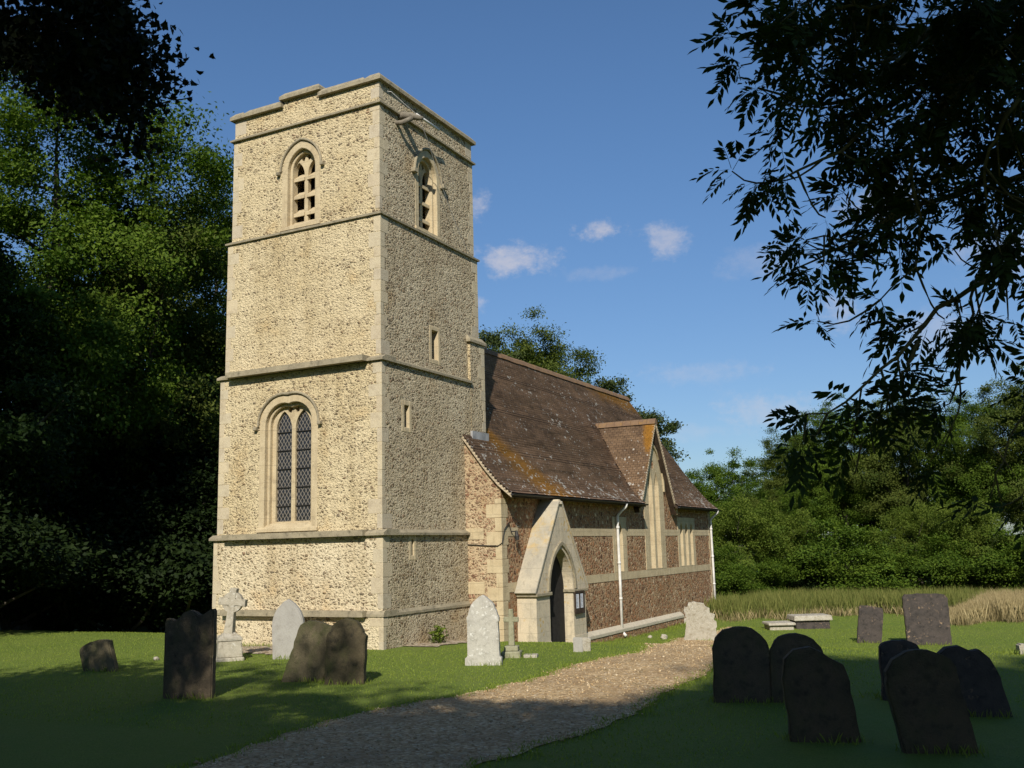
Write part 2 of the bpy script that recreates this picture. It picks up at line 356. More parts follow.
def tiles(name, c1, c2, lich, orange):
    """plain clay tiles: courses are real steps, joints and single tile tones are here"""
    m, t, b, co = material(name)
    uv = t.new('ShaderNodeUVMap').outputs[0]
    br = t.new('ShaderNodeTexBrick'); t.put(br.inputs['Vector'], uv)
    for k, v in {'Scale': 1.0, 'Mortar Size': 0.006, 'Brick Width': 0.17, 'Row Height': 0.10, 'Bias': 0.0}.items(): br.inputs[k].default_value = v
    br.offset = 0.5
    br.inputs['Color1'].default_value = (0, 0, 0, 1); br.inputs['Color2'].default_value = (1, 1, 1, 1); br.inputs['Mortar'].default_value = (0.5, 0.5, 0.5, 1)
    tone = br.outputs['Color']
    c = t.mix(tone, c1, c2)
    c = t.mix(t.ss(t.noise(co, 0.8, 5, .65), 0.35, 0.7, 0, .8), c, tuple(x*1.5 for x in c2))
    c = t.mix(t.ss(t.noise(co, 6.0, 5, .7), 0.5, 0.75, 0, .6), c, tuple(x*0.55 for x in c1))
    c = t.mix(t.math('MULTIPLY', br.outputs['Fac'], 0.8), c, tuple(x*0.3 for x in c1))
    s = t.new('ShaderNodeSeparateXYZ'); t.l.new(co, s.inputs[0]); X, Z = s.outputs[0], s.outputs[2]
    if orange == 'nave':
        # run-off streak of orange lichen below the tower's corner, and a bloom along the ridge's far end
        cx = t.math('ADD', 4.9, t.math('MULTIPLY', t.math('SUBTRACT', 5.3, Z), 0.92))
        wdt = t.math('MAXIMUM', 0.35, t.math('ADD', 0.55, t.math('MULTIPLY', t.math('SUBTRACT', 5.3, Z), 0.42)))
        q = t.math('DIVIDE', t.math('ABSOLUTE', t.math('SUBTRACT', X, cx)), wdt)
        q = t.math('ADD', q, t.math('MULTIPLY', t.math('SUBTRACT', t.noise(co, 3.0, 5, .7), 0.5), 1.5))
        q = t.math('ADD', q, t.ss(Z, 5.2, 6.2, 0, 2))
        f = t.ss(q, 0.0, 1.3, 0.85, 0)
        q2 = t.math('ADD', t.math('MULTIPLY', t.ss(X, 13.0, 21.0), t.ss(Z, 6.9, 8.4)), t.math('MULTIPLY', t.math('SUBTRACT', t.noise(co, 2.5, 5, .7), .55), 1.1))
        f = t.math('MAXIMUM', f, t.ss(q2, 0.3, 0.8, 0, 0.8))
    else:
        s2 = s.outputs[1]
        q = t.math('ADD', t.ss(s2, -1.3, -0.55, 1.0, 0.0), t.math('ADD', t.ss(Z, 4.6, 6.2, -0.5, 0.25), t.math('SUBTRACT', t.noise(co, 3.0, 4, .7), 0.5)))
        f = t.ss(q, 0.55, 1.0, 0, 0.95)
    c = t.mix(f, c, t.mix(t.noise(co, 14.0, 4), (0.16, 0.07, 0.012), (0.42, 0.20, 0.025)))
    # pale lichen flecks, thicker towards some patches
    sp, n = t.voro(t.vmath('ADD', co, t.scalev(t.noise(co, 20, 2, out=1), (.05, .05, .05))), 5.0, 'F1')
    cc = t.new('ShaderNodeSeparateColor'); t.l.new(n.outputs['Color'], cc.inputs[0])
    amt = t.math('ADD', t.ss(t.noise(co, 0.6, 3), 0.30, 0.7, .15, .85), t.ss(Z, 3.4, 5.2, 0.55, 0.0))
    rad = t.math('MULTIPLY', t.math('MULTIPLY', cc.outputs[0], cc.outputs[0]), t.math('MULTIPLY', amt, 0.42))
    fl = t.math('LESS_THAN', sp, rad)
    sp2, n2 = t.voro(t.vmath('ADD', co, t.scalev(t.noise(co, 30, 2, out=1), (.04, .04, .04))), 11.0, 'F1')
    cc2 = t.new('ShaderNodeSeparateColor'); t.l.new(n2.outputs['Color'], cc2.inputs[0])
    fl2 = t.math('LESS_THAN', sp2, t.math('MULTIPLY', t.math('MULTIPLY', t.math('POWER', cc2.outputs[0], 3.0), amt), 0.55))
    c = t.mix(t.math('MULTIPLY', t.math('MAXIMUM', fl, fl2), lich), c, t.mix(cc.outputs[1], (0.42, 0.39, 0.34), (0.56, 0.53, 0.48)))
    t.put(b.inputs['Base Color'], c)
    b.inputs['Roughness'].default_value = 0.85
    t.put(b.inputs['Normal'], t.bump(t.math('ADD', t.math('MULTIPLY', t.noise(co, 12, 3), 0.8), t.math('ADD', tone, t.math('MULTIPLY', br.outputs['Fac'], -1.5))), 0.012, 1.0))
    return m
mt_roof = tiles('nave_roof_tiles', (0.105, 0.066, 0.042), (0.17, 0.105, 0.064), 0.9, 'nave')
mt_gabroof = tiles('gablet_roof_tiles', (0.11, 0.07, 0.045), (0.17, 0.11, 0.065), 0.85, 'gab')

# ------------------------------------------------------------------ ground, path
def axis_vals(lo, hi, step, far):
    a = list(np.arange(lo, hi+1e-6, step)); s = step; v = hi
    while v < far: s *= 1.35; v += s; a.append(v)
    s = step; v = lo
    while v > -far: s *= 1.35; v -= s; a.insert(0, v)
    return np.array(a)
gx = axis_vals(-24, 42, 0.5, 4000); gy = axis_vals(-24, 30, 0.5, 4000)
GX, GY = np.meshgrid(gx, gy, indexing='ij'); GZ = ground_z(GX, GY)
nx, ny = GX.shape; idx = np.arange(nx*ny).reshape(nx, ny)
mt_grass, t, b, co = material('mown_grass')
n1 = t.noise(co, 0.35, 5, .6); n2 = t.noise(co, 6.0, 5, .7); n3 = t.noise(co, 55.0, 3, .6)
c = t.mix(t.ss(n1, .3, .7), (0.120, 0.175, 0.020), (0.160, 0.205, 0.030))
c = t.mix(t.ss(n2, .42, .72, 0, .55), c, (0.19, 0.20, 0.05))
c = t.mix(t.ss(n3, .35, .7, 0, .7), c, (0.060, 0.105, 0.014))
t.put(b.inputs['Base Color'], c); t.put(b.inputs['Normal'], t.bump(t.math('ADD', n3, n2), 0.02, 1.0))
o = np_mesh('ground', np.stack([GX, GY, GZ], -1).reshape(-1, 3),
            np.stack([idx[:-1, :-1], idx[1:, :-1], idx[1:, 1:], idx[:-1, 1:]], -1).reshape(-1, 4), mt_grass, smooth=True)
tag(o, kind='structure')

# gravel path: left and right edges on the ground, resampled with a ragged verge
PL = [on_ground(*p)[:2] for p in [(330, 722), (450, 697), (540, 676), (600, 660), (640, 652.5)]]
PR = [on_ground(*p)[:2] for p in [(580, 735), (640, 708), (690, 684), (718, 667), (730, 656)]]
PL = [np.array((-24, -9.0)), np.array((-15, -6.2)), on_ground(180, 768)[:2]]+PL+[np.array((7.0, -3.3)), np.array((11, -3.0)), np.array((16, -3.2))]
PR = [np.array((-24, -12.6)), np.array((-15, -9.6)), on_ground(480, 768)[:2]]+PR+[np.array((7.0, -5.4)), np.array((11, -4.6)), np.array((16, -4.0))]
def resample(P, n):
    P = np.array(P); d = np.r_[0, np.cumsum(np.linalg.norm(np.diff(P, axis=0), axis=1))]
    s = np.linspace(0, d[-1], n); Q = np.stack([np.interp(s, d, P[:, k]) for k in (0, 1)], -1)
    for _ in range(6): Q[1:-1] = (Q[:-2]+2*Q[1:-1]+Q[2:])/4
    return Q
NP_ = 260; rs = np.random.RandomState(3)
pl = resample(PL, NP_); pr = resample(PR, NP_)
jit = lambda: np.convolve(rs.normal(0, .09, NP_+6), np.ones(3)/3, 'same')[3:-3]+0.10*np.sin(np.linspace(0, 40, NP_)+rs.rand()*6)
dirn = (pl-pr)/np.linalg.norm(pl-pr, axis=1)[:, None]
pl = pl+dirn*jit()[:, None]; pr = pr-dirn*jit()[:, None]
K = 14
PV = np.stack([pl+(pr-pl)*k/(K-1) for k in range(K)], 1)
PZ = ground_z(PV[..., 0], PV[..., 1])+0.012+0.02*np.sin(np.linspace(0, math.pi, K))[None, :]
pv = np.concatenate([PV, PZ[..., None]], -1)
pid = np.arange(NP_*K).reshape(NP_, K)
mt_gravel, t, b, co = material('path_gravel')
vd, vn = t.voro(co, 26.0, 'F1'); cc = t.new('ShaderNodeSeparateColor'); t.l.new(vn.outputs['Color'], cc.inputs[0])
c = t.ramp(cc.outputs[0], [(0, (0.30, 0.19, 0.09)), (.4, (0.46, 0.32, 0.16)), (.75, (0.55, 0.40, 0.215)), (1, (0.66, 0.53, 0.35))])
c = t.mix(t.ss(t.noise(co, 0.9, 5, .6), .4, .7, 0, .6), c, (0.31, 0.205, 0.105))
c = t.mix(t.ss(t.noise(co, 2.4, 6, .7), .55, .75, 0, .7), c, (0.13, 0.12, 0.045))
t.put(b.inputs['Base Color'], c); t.put(b.inputs['Normal'], t.bump(t.math('ADD', vd, t.math('MULTIPLY', t.noise(co, 5, 4), 2.0)), 0.035, 1.0))
o = np_mesh('gravel_path', pv.reshape(-1, 3), np.stack([pid[:-1, :-1], pid[:-1, 1:], pid[1:, 1:], pid[1:, :-1]], -1).reshape(-1, 4), mt_gravel, smooth=True)
tag(o, kind='structure')
# stony strips at the foot of the tower
def strip(name, x0, x1, y0, y1, seed):
    r = np.random.RandomState(seed); n, k = 60, 8
    u, v = np.meshgrid(np.linspace(0, 1, n), np.linspace(0, 1, k), indexing='ij')
    e1 = np.convolve(r.normal(0, .12, n+4), np.ones(3)/3, 'same')[2:-2]
    if x1-x0 > y1-y0: X = x0+(x1-x0)*u; Y = y1-(y1-y0+e1[:, None])*v
    else: Y = y0+(y1-y0)*u; X = x1-(x1-x0+e1[:, None])*v
    V = np.stack([X, Y, ground_z(X, Y)+0.016], -1); ii = np.arange(n*k).reshape(n, k)
    tag(np_mesh(name, V.reshape(-1, 3), np.stack([ii[:-1, :-1], ii[1:, :-1], ii[1:, 1:], ii[:-1, 1:]], -1).reshape(-1, 4), mt_margin), kind='structure')
mt_margin, t, b, co = material('stony_margin')
vd, vn = t.voro(co, 17.0, 'F1'); cc = t.new('ShaderNodeSeparateColor'); t.l.new(vn.outputs['Color'], cc.inputs[0])
c = t.ramp(cc.outputs[0], [(0, (0.22, 0.15, 0.09)), (.5, (0.40, 0.32, 0.22)), (1, (0.55, 0.48, 0.36))])
c = t.mix(t.ss(t.noise(co, 3.0, 5, .7), .55, .7, 0, .8), c, (0.09, 0.12, 0.03))
t.put(b.inputs['Base Color'], c); t.put(b.inputs['Normal'], t.bump(t.math('MULTIPLY', vd, -1.0), 0.06, 1.0))
strip('gravel_margin', 0.6, 4.2, -0.95, -0.05, 5)
strip('gravel_margin', -1.5, -0.05, 0.9, 4.0, 6)

# ------------------------------------------------------------------ the church (one thing)
church = empty('church', (0, 0, 0))
tag(church, 'old flint church with square west tower, brown tiled nave roof and pointed stone porch', 'church')
W, D = 4.71, 4.60
E_BASE, E_PL, E_LOW, E_MID, E_BEL = 0.14, 0.115, 0.065, -0.01, -0.075
Z_PL, Z_S4, Z_S3, Z_S2, Z_PAR, Z_TOP = 0.74, 2.47, 6.42, 9.92, 12.70, 13.24
stages = [(-0.9, Z_PL, E_BASE), (Z_PL, Z_S4, E_PL), (Z_S4, Z_S3, E_LOW), (Z_S3, Z_S2, E_MID), (Z_S2, Z_PAR, E_BEL), (Z_PAR, Z_TOP, E_BEL-0.015)]
tw = []
for z0, z1, e in stages:
    tw.append(MB().box(-e, D+(e if z0 >= Z_S3 else 0.1), -e, W+e, z0, z1))
walls = [m.build('tower_wall', mt_base if i < 2 else mt_tower, church) for i, m in enumerate(tw)]
clasp = MB().box(3.98, 4.74, -E_LOW-.006, 0.6, 4.9, 7.50).build('corner_buttress', mt_tower, church)
# raised middle of the west parapet
MB().box(-(E_BEL-.015)-.001, 0.9, 1.86, 3.02, Z_TOP, Z_TOP+0.17).build('parapet_step', mt_tower, church)

def ring(name, z, e_out, e_in, h=0.16):
    m = MB()
    m.frustum((-e_out, D+e_out, -e_out, W+e_out, z), (-e_out-.004, D+e_out, -e_out-.004, W+e_out+.004, z+h*.42))
    m.frustum((-e_out, D+e_out, -e_out, W+e_out, z+h*.42), (-e_in-.004, D+e_in+.004, -e_in-.004, W+e_in+.004, z+h))
    return m.build(name, mt_string, church)
ring('string_course', Z_PAR-.05, 0.0, E_BEL-.01, 0.10)
ring('string_course', Z_S2-.06, 0.045, E_BEL-.01, 0.11)
def bars(name, z, e_out, e_in, h, xs_end):
    m = MB()
    def seg(x0, x1, y0, y1, sx, sy):
        g = e_out-e_in
        m.frustum((x0, x1, y0, y1, z), (x0, x1, y0, y1, z+h*.42))
        m.frustum((x0, x1, y0, y1, z+h*.42), (x0+(g if sx < 0 else 0), x1, y0+(g if sy < 0 else 0), y1-(g if sy > 0 else 0), z+h))
    m.box(-.3, .3, .3, W-.3, z, z+h)
    seg(-e_out, 0.4, -e_out, W+e_out, -1, 0)
    seg(0.4, xs_end, -e_out, 0.4, 0, -1)
    seg(0.4, D, W-.4, W+e_out, 0, 1)
    return m.build(name, mt_string, church)
bars('string_course', Z_S3-.05, 0.135, E_MID-.004, 0.13, 3.98)
bars('string_course', Z_S4-.03, 0.20, E_LOW-.004, 0.13, 3.59)
bars('plinth_course', Z_PL-.05, 0.165, E_PL-.004, 0.13, 3.59)
MB().frustum((3.90, 4.80, -.12, .62, 7.50), (3.90, 4.80, -.12, .62, 7.57)).frustum((3.90, 4.80, -.12, .62, 7.57), (3.95, 4.75, -.0, .62, 7.70)).build('buttress_cap', mt_string, church)
MB().frustum((3.93, 4.80, -.13, .5, 4.84), (3.93, 4.80, -.13, .5, 5.12)).build('lead_flashing', mt_lead, church)
# parapet coping
m = MB(); e0 = 0.015
def cope(x0, x1, y0, y1, z):
    m.frustum((x0, x1, y0, y1, z), (x0, x1, y0, y1, z+.09)); m.frustum((x0, x1, y0, y1, z+.09), (x0+.10, x1-.1, y0+.10, y1-.10, z+.20))
cope(-e0, D+e0, -e0, 0.45, Z_TOP); cope(-e0, D+e0, W-.45, W+e0, Z_TOP); cope(D-.45, D+e0, .45, W-.45, Z_TOP)
cope(-e0-.002, 0.45, .45, 1.86, Z_TOP); cope(-e0-.002, 0.45, 3.02, W-.45, Z_TOP); cope(-e0-.012, 0.47, 1.80, 3.08, Z_TOP+.17)
m.build('parapet_coping', mt_string, church)

# quoins: alternately long and short blocks, a few millimetres proud
mt_quoin, t, b, co = material('quoin_stone')
geo = t.new('ShaderNodeNewGeometry')
c = t.ramp(geo.outputs['Random Per Island'], [(0, (0.54, 0.46, 0.31)), (.35, (0.48, 0.42, 0.30)), (.6, (0.57, 0.475, 0.31)), (.8, (0.44, 0.395, 0.31)), (1, (0.52, 0.43, 0.28))])
c = t.mix(t.ss(t.noise(co, 5, 5, .7), .45, .7, 0, .5), c, (0.30, 0.24, 0.16))
c = t.mix(t.ss(t.noise(co, 34, 4, .7), .4, .75, 0, .4), c, (0.24, 0.20, 0.14))
t.put(b.inputs['Base Color'], c); t.put(b.inputs['Normal'], t.bump(t.noise(co, 26, 4, .7), 0.008, 1.0))
rq = random.Random(4)
def quoins(cx, cy, sx, sy, z0, z1):
    """blocks at a tower corner: (cx,cy) the corner, sx/sy the way into the wall"""
    m = MB(); z = z0; k = rq.randint(0, 1)
    while z < z1-.12:
        h = min(rq.uniform(.24, .36), z1-z)
        if z1-z-h < .12: h = z1-z
        lx, ly = (rq.uniform(.24, .38), rq.uniform(.13, .20)) if k else (rq.uniform(.13, .20), rq.uniform(.24, .38))
        if rq.random() < .14: lx, ly = .11, .12
        p = 0.003+rq.uniform(0, .002)
        x0, x1 = sorted((cx-sx*p, cx+sx*lx)); y0, y1 = sorted((cy-sy*p, cy+sy*ly))
        m.box(x0, x1, y0, y1, z+.004, z+h-.006); z += h; k = 1-k
    return m
for z0, z1, e in stages:
    hi = z1-.07 if z1 < Z_TOP else z1
    lo = z0+.12 if z0 > 0 else -.1
    for cx, cy, sx, sy in ((-e, -e, 1, 1), (-e, W+e, 1, -1)):
        quoins(cx, cy, sx, sy, lo, hi).build('quoin', mt_quoin, church, bevel=0.003)
    if z0 >= Z_S3: quoins(D+e, -e, -1, 1, lo if z0 > Z_S3 else 7.7, hi).build('quoin', mt_quoin, church, bevel=0.003)
quoins(4.74, -E_LOW-.006, -1, 1, 5.15, 7.48).build('quoin', mt_quoin, church, bevel=0.003)

def twolight(wall, axis, plane, inward, cx, z0, zs, a, h, light, glass, tall, name, louvre=False):
    """traceried two-light window: wall cut, dressed surround, tracery, hood, glass or louvres"""
    d = lambda k: plane+inward*k
    depth = 0.95 if louvre else 0.50
    cut(wall, MB().prism(opening(cx, z0-.12, zs, a-.004, h-.004), axis, d(-.3), d(depth)))
    f = empty(name); f.parent = church
    s = MB(); ai = a-.17; o_ = opening(cx, z0-.12, zs, a, h); i_ = opening(cx, z0-.12, zs, ai, h-.19)
    s.band(o_, i_, axis, d(-.008), d(.30))
    i2 = opening(cx, z0-.12, zs, ai-.07, h-.27)
    s.band([(cx-ai-.002, z0-.12)]+arch(cx, zs, ai+.002, h-.188)+[(cx+ai+.002, z0-.12)], i2, axis, d(.10), d(.32))
    s.build('surround', mt_ash, f, bevel=0.012)
    sill = MB()
    P = [(d(-.05), z0-.20), (d(.34), z0-.20), (d(.34), z0+.02), (d(.16), z0+.0), (d(-.05), z0-.13)]
    sill.prism([(q[1], q[0]) if False else q for q in P], 'y' if axis == 'x' else 'x', cx-a-.02, cx+a+.02) if axis == 'x' else sill.prism([q for q in P], 'x', cx-a-.02, cx+a+.02)
    sill.build('sill', mt_ash, f)
    # tracery plate
    b_ = ai-.068
    pl_ = MB().prism(opening(cx, z0-.10, zs, b_, h-.268), axis, d(.20), d(.31)).build('tracery', mt_ash, f)
    c_ = MB(); lw = light; off = lw/2+.055
    for sg in (-1, 1):
        c_.prism(opening(cx+sg*off, z0+.04, tall, lw/2, lw*.95), axis, d(.0), d(.6))
    ez = (tall+lw*.95+zs+h-.268)/2
    for sg in (-1, 1):
        c_.prism([(cx+sg*off*.30, ez-.10), (cx+sg*off*.62, ez-.04), (cx+sg*off*.34, ez+.12), (cx+sg*off*.10, ez+.02)], axis, d(.0), d(.6))
    cut(pl_, c_)
    # hood mould with turned stops
    hd = MB(); ho = arch(cx, zs, a+.06, h+.075); hi_ = arch(cx, zs, a+.012, h+.006)
    hd.band(ho, hi_, axis, d(-.06), d(.05))
    for sg in (-1, 1):
        u = cx+sg*(a+.085)
        if axis == 'x': x0, x1 = sorted((d(-.11), d(.03))); hd.box(x0, x1, u-.045, u+.045, zs-.08, zs+.012)
        else: x0, x1 = sorted((d(-.11), d(.03))); hd.box(u-.085, u+.085, x0, x1, zs-.11, zs+.012)
    hd.build('hood_mould', mt_string, f, bevel=0.015)
    if louvre:
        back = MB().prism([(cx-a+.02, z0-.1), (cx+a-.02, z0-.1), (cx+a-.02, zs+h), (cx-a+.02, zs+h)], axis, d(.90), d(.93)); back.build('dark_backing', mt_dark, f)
        lv = 0; z = z0+.28
        while z < tall+.05:
            for sg in (-1, 1):
                u0, u1 = cx+sg*off-lw/2-.02, cx+sg*off+lw/2+.02
                P = [(.17, z-.10), (.20, z-.10), (.55, z+.22), (.52, z+.24), (.17, z-.02)]
                mb = MB()
                if axis == 'x': mb.prism([(d(k), q) for k, q in P], 'y', u0, u1)
                else: mb.prism([(d(k), q) for k, q in P], 'x', u0, u1)
                mb.build('louvre', mt_ash, f)
            z += .46
    else:
        for sg in (-1, 1):
            MB().prism(opening(cx+sg*off, z0+.0, tall, lw/2+.02, lw), axis, d(.262), d(.275)).build('leaded_glass', mt_glass, f)
        z = z0+.40
        while z < tall+.1:
            for sg in (-1, 1):
                u = cx+sg*off
                A, B = (d(.235), u-lw/2-.01, z), (d(.235), u+lw/2+.01, z)
                if axis == 'y': A, B = (A[1], A[0], z), (B[1], B[0], z)
                MB().tube([A, B], .012, 6).build('saddle_bar', mt_iron, f)
            z += .44
    return f
twolight(walls[2], 'x', -E_LOW, 1, 2.61, 2.80, 5.10, 0.88, 0.70, 0.47, True, 5.02, 'tower_window')
twolight(walls[4], 'x', -E_BEL, 1, 2.42, 10.16, 11.50, 0.60, 0.72, 0.36, False, 11.42, 'belfry_window', True)
twolight(walls[4], 'y', -E_BEL, 1, 2.20, 10.16, 11.50, 0.60, 0.72, 0.36, False, 11.42, 'belfry_window', True)
def slit(wall, plane, x0, x1, z0, z1):
    cut(wall, MB().box(x0, x1, plane-.2, plane+.5, z0, z1))
    f = empty('slit_window'); f.parent = church
    m = MB(); k = .11
    m.box(x0-k, x0+.002, plane-.008, plane+.26, z0-k, z1+k); m.box(x1-.002, x1+k, plane-.008, plane+.26, z0-k, z1+k)
    m.box(x0+.002, x1-.002, plane-.008, plane+.26, z1-.002, z1+k); m.box(x0+.002, x1-.002, plane-.008, plane+.26, z0-k, z0+.002)
    m.build('surround', mt_ash, f, bevel=0.01)
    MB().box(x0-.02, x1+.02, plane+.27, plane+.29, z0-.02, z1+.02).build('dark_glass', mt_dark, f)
slit(walls[3], -E_MID, 2.20, 2.50, 6.76, 7.50)
slit(walls[2], -E_LOW, 0.84, 1.04, 4.92, 5.44)
slit(walls[1], -E_PL, 1.02, 1.12, 1.98, 2.34)
# spout, horizontal pipe and slack lightning cable high on the south side of the tower
mt_old_spout = stone('dark_spout_stone', (0.24, 0.21, 0.16), (0.17, 0.15, 0.115), (0.08, 0.07, 0.055), 2.0, .012, .8)
sp = MB(); sp.tube([(.95, .3, 12.66), (.95, -.05, 12.66), (.97, -.30, 12.58), (1.0, -.55, 12.48)], [.10, .10, .08, .055], 8)
sp.tube([(.80, .2, 12.45), (.80, -.10, 12.40), (.92, -.32, 12.52)], [.06, .07, .06], 6)
sp.build('water_spout', mt_old_spout, church, smooth=True)
MB().tube([(1.15, -.28, 12.71), (2.30, -.22, 12.76)], .035, 8).build('overflow_pipe', mt_pipe, church, smooth=True)
MB().tube([(.38, .05, 13.08), (.38, -.06, 13.04), (.75, -.18, 12.86), (1.16, -.28, 12.72)], .007, 6).build('lightning_cable', mt_pipe, church)
cab = [(1.18, -.28, 12.70)]+[(1.6+2.6*k/8, -.30+.26*k/8, 12.25-2.4*k/8-.25*math.sin(math.pi*k/8)) for k in range(9)]
MB().tube(cab, .007, 6).build('lightning_cable', mt_lead, church)

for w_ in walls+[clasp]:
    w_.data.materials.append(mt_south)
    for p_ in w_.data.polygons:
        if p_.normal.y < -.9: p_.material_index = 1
# ---- nave
NX0, NX1, NY0 = 3.60, 21.9, -1.08
YC = 2.36; NY1 = 2*YC-NY0
prof = [(-1.43, 3.44), (-1.06, 3.75), (-0.71, 4.14), (-0.06, 4.99), (0.30, 5.52), (YC, 8.42)]
def roof_z(y): return np.interp(y, [p[0] for p in prof], [p[1] for p in prof])
def roof_under(y): return float(roof_z(y))-.13
sec = [(NY0, -1.4), (NY0, roof_under(NY0)), (-.3, roof_under(-.3)), (YC, roof_under(YC)), (2*YC+.3, roof_under(-.3)), (NY1, roof_under(NY0)), (NY1, -1.4)]
nave = MB().prism(sec, 'x', NX0, NX1).build('nave_wall', mt_nave, church)
def bandbox(z0, z1, x0, x1, p=.012): return MB().box(x0, x1, NY0-p, NY0+.1, z0, z1)
# lancets of the south wall: cutter, dressed reveal, glass
def lancet(cx, a, z0, zs, h, f, dep=.30):
    cut(nave, MB().prism(opening(cx, z0, zs, a, h, 6), 'y', NY0-.3, NY0+dep+.1))
    MB().band(opening(cx, z0, zs, a+.001, h+.001, 6), opening(cx, z0+.0, zs, a-.03, h-.04, 6), 'y', NY0-.016, NY0+dep).build('reveal', mt_ash, f)
    MB().prism(opening(cx, z0-.0, zs, a-.0, h, 6), 'y', NY0+dep-.02, NY0+dep+.0).build('leaded_glass', mt_glass, f)
def dress(x0, x1, z0, z1, holes, f, p=.014):
    o_ = MB().box(x0, x1, NY0-p, NY0+.06, z0, z1).build('surround', mt_ash, f)
    c_ = MB()
    for cx, a, z0_, zs, h in holes: c_.prism(opening(cx, z0_, zs, a, h, 6), 'y', NY0-.4, NY0+.4)
    cut(o_, c_); return o_
f = empty('lancet_window'); f.parent = church
L1 = (11.62, .27, 1.26, 2.35, .50); lancet(*L1, f); dress(11.02, 12.22, 1.235, 2.98, [L1], f)
f = empty('triple_lancet_window'); f.parent = church
L3 = [(17.98, .19, 1.26, 2.50, .40), (18.60, .19, 1.26, 2.50, .40), (19.22, .19, 1.26, 2.50, .40)]
for q in L3: lancet(*q, f)
dress(17.55, 19.68, 1.235, 3.06, L3, f)
b1, b2 = (2.38, 2.60), (1.00, 1.235)
for z0, z1, segs in ((b1[0], b1[1], [(3.86, 4.5), (7.3, 11.02), (12.22, 13.98), (16.06, 17.55), (19.68, 21.6)]), (b2[0], b2[1], [(3.86, 4.5), (7.3, 21.6)])):
    for x0, x1 in segs: bandbox(z0, z1, x0, x1).build('stone_band', mt_ash, church)
# west return of the nave: pale band and long quoins at both outer corners
qm = MB(); z = -.9; k = 0; rq = random.Random(9)
while z < 3.25:
    h = .34; lx = .30; ly = (.17, .42)[k]
    qm.box(NX0-.012, NX0+(.26, .34)[k], NY0-.013, NY0+ly, z+.004, min(z+h, 3.32)-.004); z += h; k = 1-k
qm.build('quoin', mt_ash, church, bevel=0.006)
qm = MB(); z = -.9
while z < 3.25:
    qm.box(NX1-(.26, .36)[k], NX1+.01, NY0-.013, NY0+.4, z+.004, min(z+.34, 3.32)-.004); z += .34; k = 1-k
qm.build('quoin', mt_ash, church, bevel=0.006)
for z0, z1 in ((2.32, 2.60), (.98, 1.28)): MB().box(NX0-.010, NX0+.1, NY0+.5, -.02, z0, z1).build('stone_band', mt_ash, church)
# plinth
def plinth(x0, x1, zt):
    m = MB(); P = [(NY0-.14, -1.4), (NY0+.05, -1.4), (NY0+.05, zt+.10), (NY0+.0, zt+.10), (NY0-.14, zt-.02)]
    m.prism([(y, z) for y, z in P[:1]]+[(y, z) for y, z in P[1:]], 'x', x0, x1); return m
plinth(7.46, 17.35, -.58).build('plinth', mt_nave, church)
plinth(17.35, NX1, -.86).build('plinth', mt_nave, church)
mt_cope = stone('pale_plinth_coping', (0.56, 0.50, 0.38), (0.48, 0.43, 0.33), (0.3, 0.27, 0.2), 2.0, .01, .5)
for x0, x1, zt in ((7.46, 17.35, -.58), (17.35, NX1, -.86)):
    MB().prism([(NY0-.16, zt), (NY0+.02, zt), (NY0+.02, zt+.21), (NY0-.02, zt+.21), (NY0-.16, zt+.10)], 'x', x0+.005, x1-.005).build('plinth_coping', mt_cope, church, bevel=.012)

# tiled slopes: each course is a real step
def tiled(name, pts, x0, x1, mat, parent, thick=0.09, gauge=0.105, lift=0.020, clampf=None):
    """pts: list of (y,z) from eave to ridge; extruded along x; returns one closed sheet with its UVs in metres"""
    P = np.array(pts, float); d = np.r_[0, np.cumsum(np.linalg.norm(np.diff(P, axis=0), axis=1))]
    n = max(2, int(d[-1]/gauge)); rows = []
    tvec = lambda s: None
    for i in range(n):
        for s, up in ((i/n*d[-1], lift), ((i+1)/n*d[-1]-.001, 0.0)):
            y = np.interp(s, d, P[:, 0]); z = np.interp(s, d, P[:, 1])
            k = min(np.searchsorted(d, s+1e-6)-1, len(P)-2); k = max(k, 0)
            tv = (P[k+1]-P[k])/np.linalg.norm(P[k+1]-P[k]); nv = np.array([-tv[1], tv[0]])
            if nv[1] < 0: nv = -nv
            rows.append((y+nv[0]*up, z+nv[1]*up, s))
    nxs = max(2, int((x1-x0)/.34)); xs = np.linspace(x0, x1, nxs+1)
    r_ = np.random.RandomState(int(abs(x0*100)) % 999)
    V = []; UV = []; wob = np.convolve(r_.normal(0, .012, nxs+5), np.ones(5)/5, 'same')[2:-2]
    for j, (y, z, s) in enumerate(rows):
        jj = r_.normal(0, .004, nxs+1)
        for i, x in enumerate(xs):
            V.append((x, y, z+wob[i]*math.sin(3.0*s/d[-1])+(jj[i] if j % 2 == 0 else 0))); UV.append((x, s))
    if clampf: V = [(clampf(x_, y_, z_), y_, z_) for x_, y_, z_ in V]
    R_ = len(rows); ii = np.arange(R_*(nxs+1)).reshape(R_, nxs+1)
    Fc = np.stack([ii[:-1, :-1], ii[:-1, 1:], ii[1:, 1:], ii[1:, :-1]], -1).reshape(-1, 4)
    me = np_mesh(name, np.array(V), Fc, mat, False)
    uv = me.uv_layers.new(name='UVMap'); UV = np.array(UV, np.float32)
    uv.data.foreach_set('uv', UV[Fc.ravel()].ravel())
    o = bpy.data.objects.new(name, me); COL.objects.link(o); o.parent = parent
    # boarding below, so that the slope has its thickness
    return o
RX0, RX1 = 3.50, 22.0
GX0, GX1, GCX = 13.30, 16.66, 14.98
def valley(z): return float(np.interp(z, [3.30, 3.78, 4.38, 6.42], [1.80, 1.57, 1.20, 0.0]))
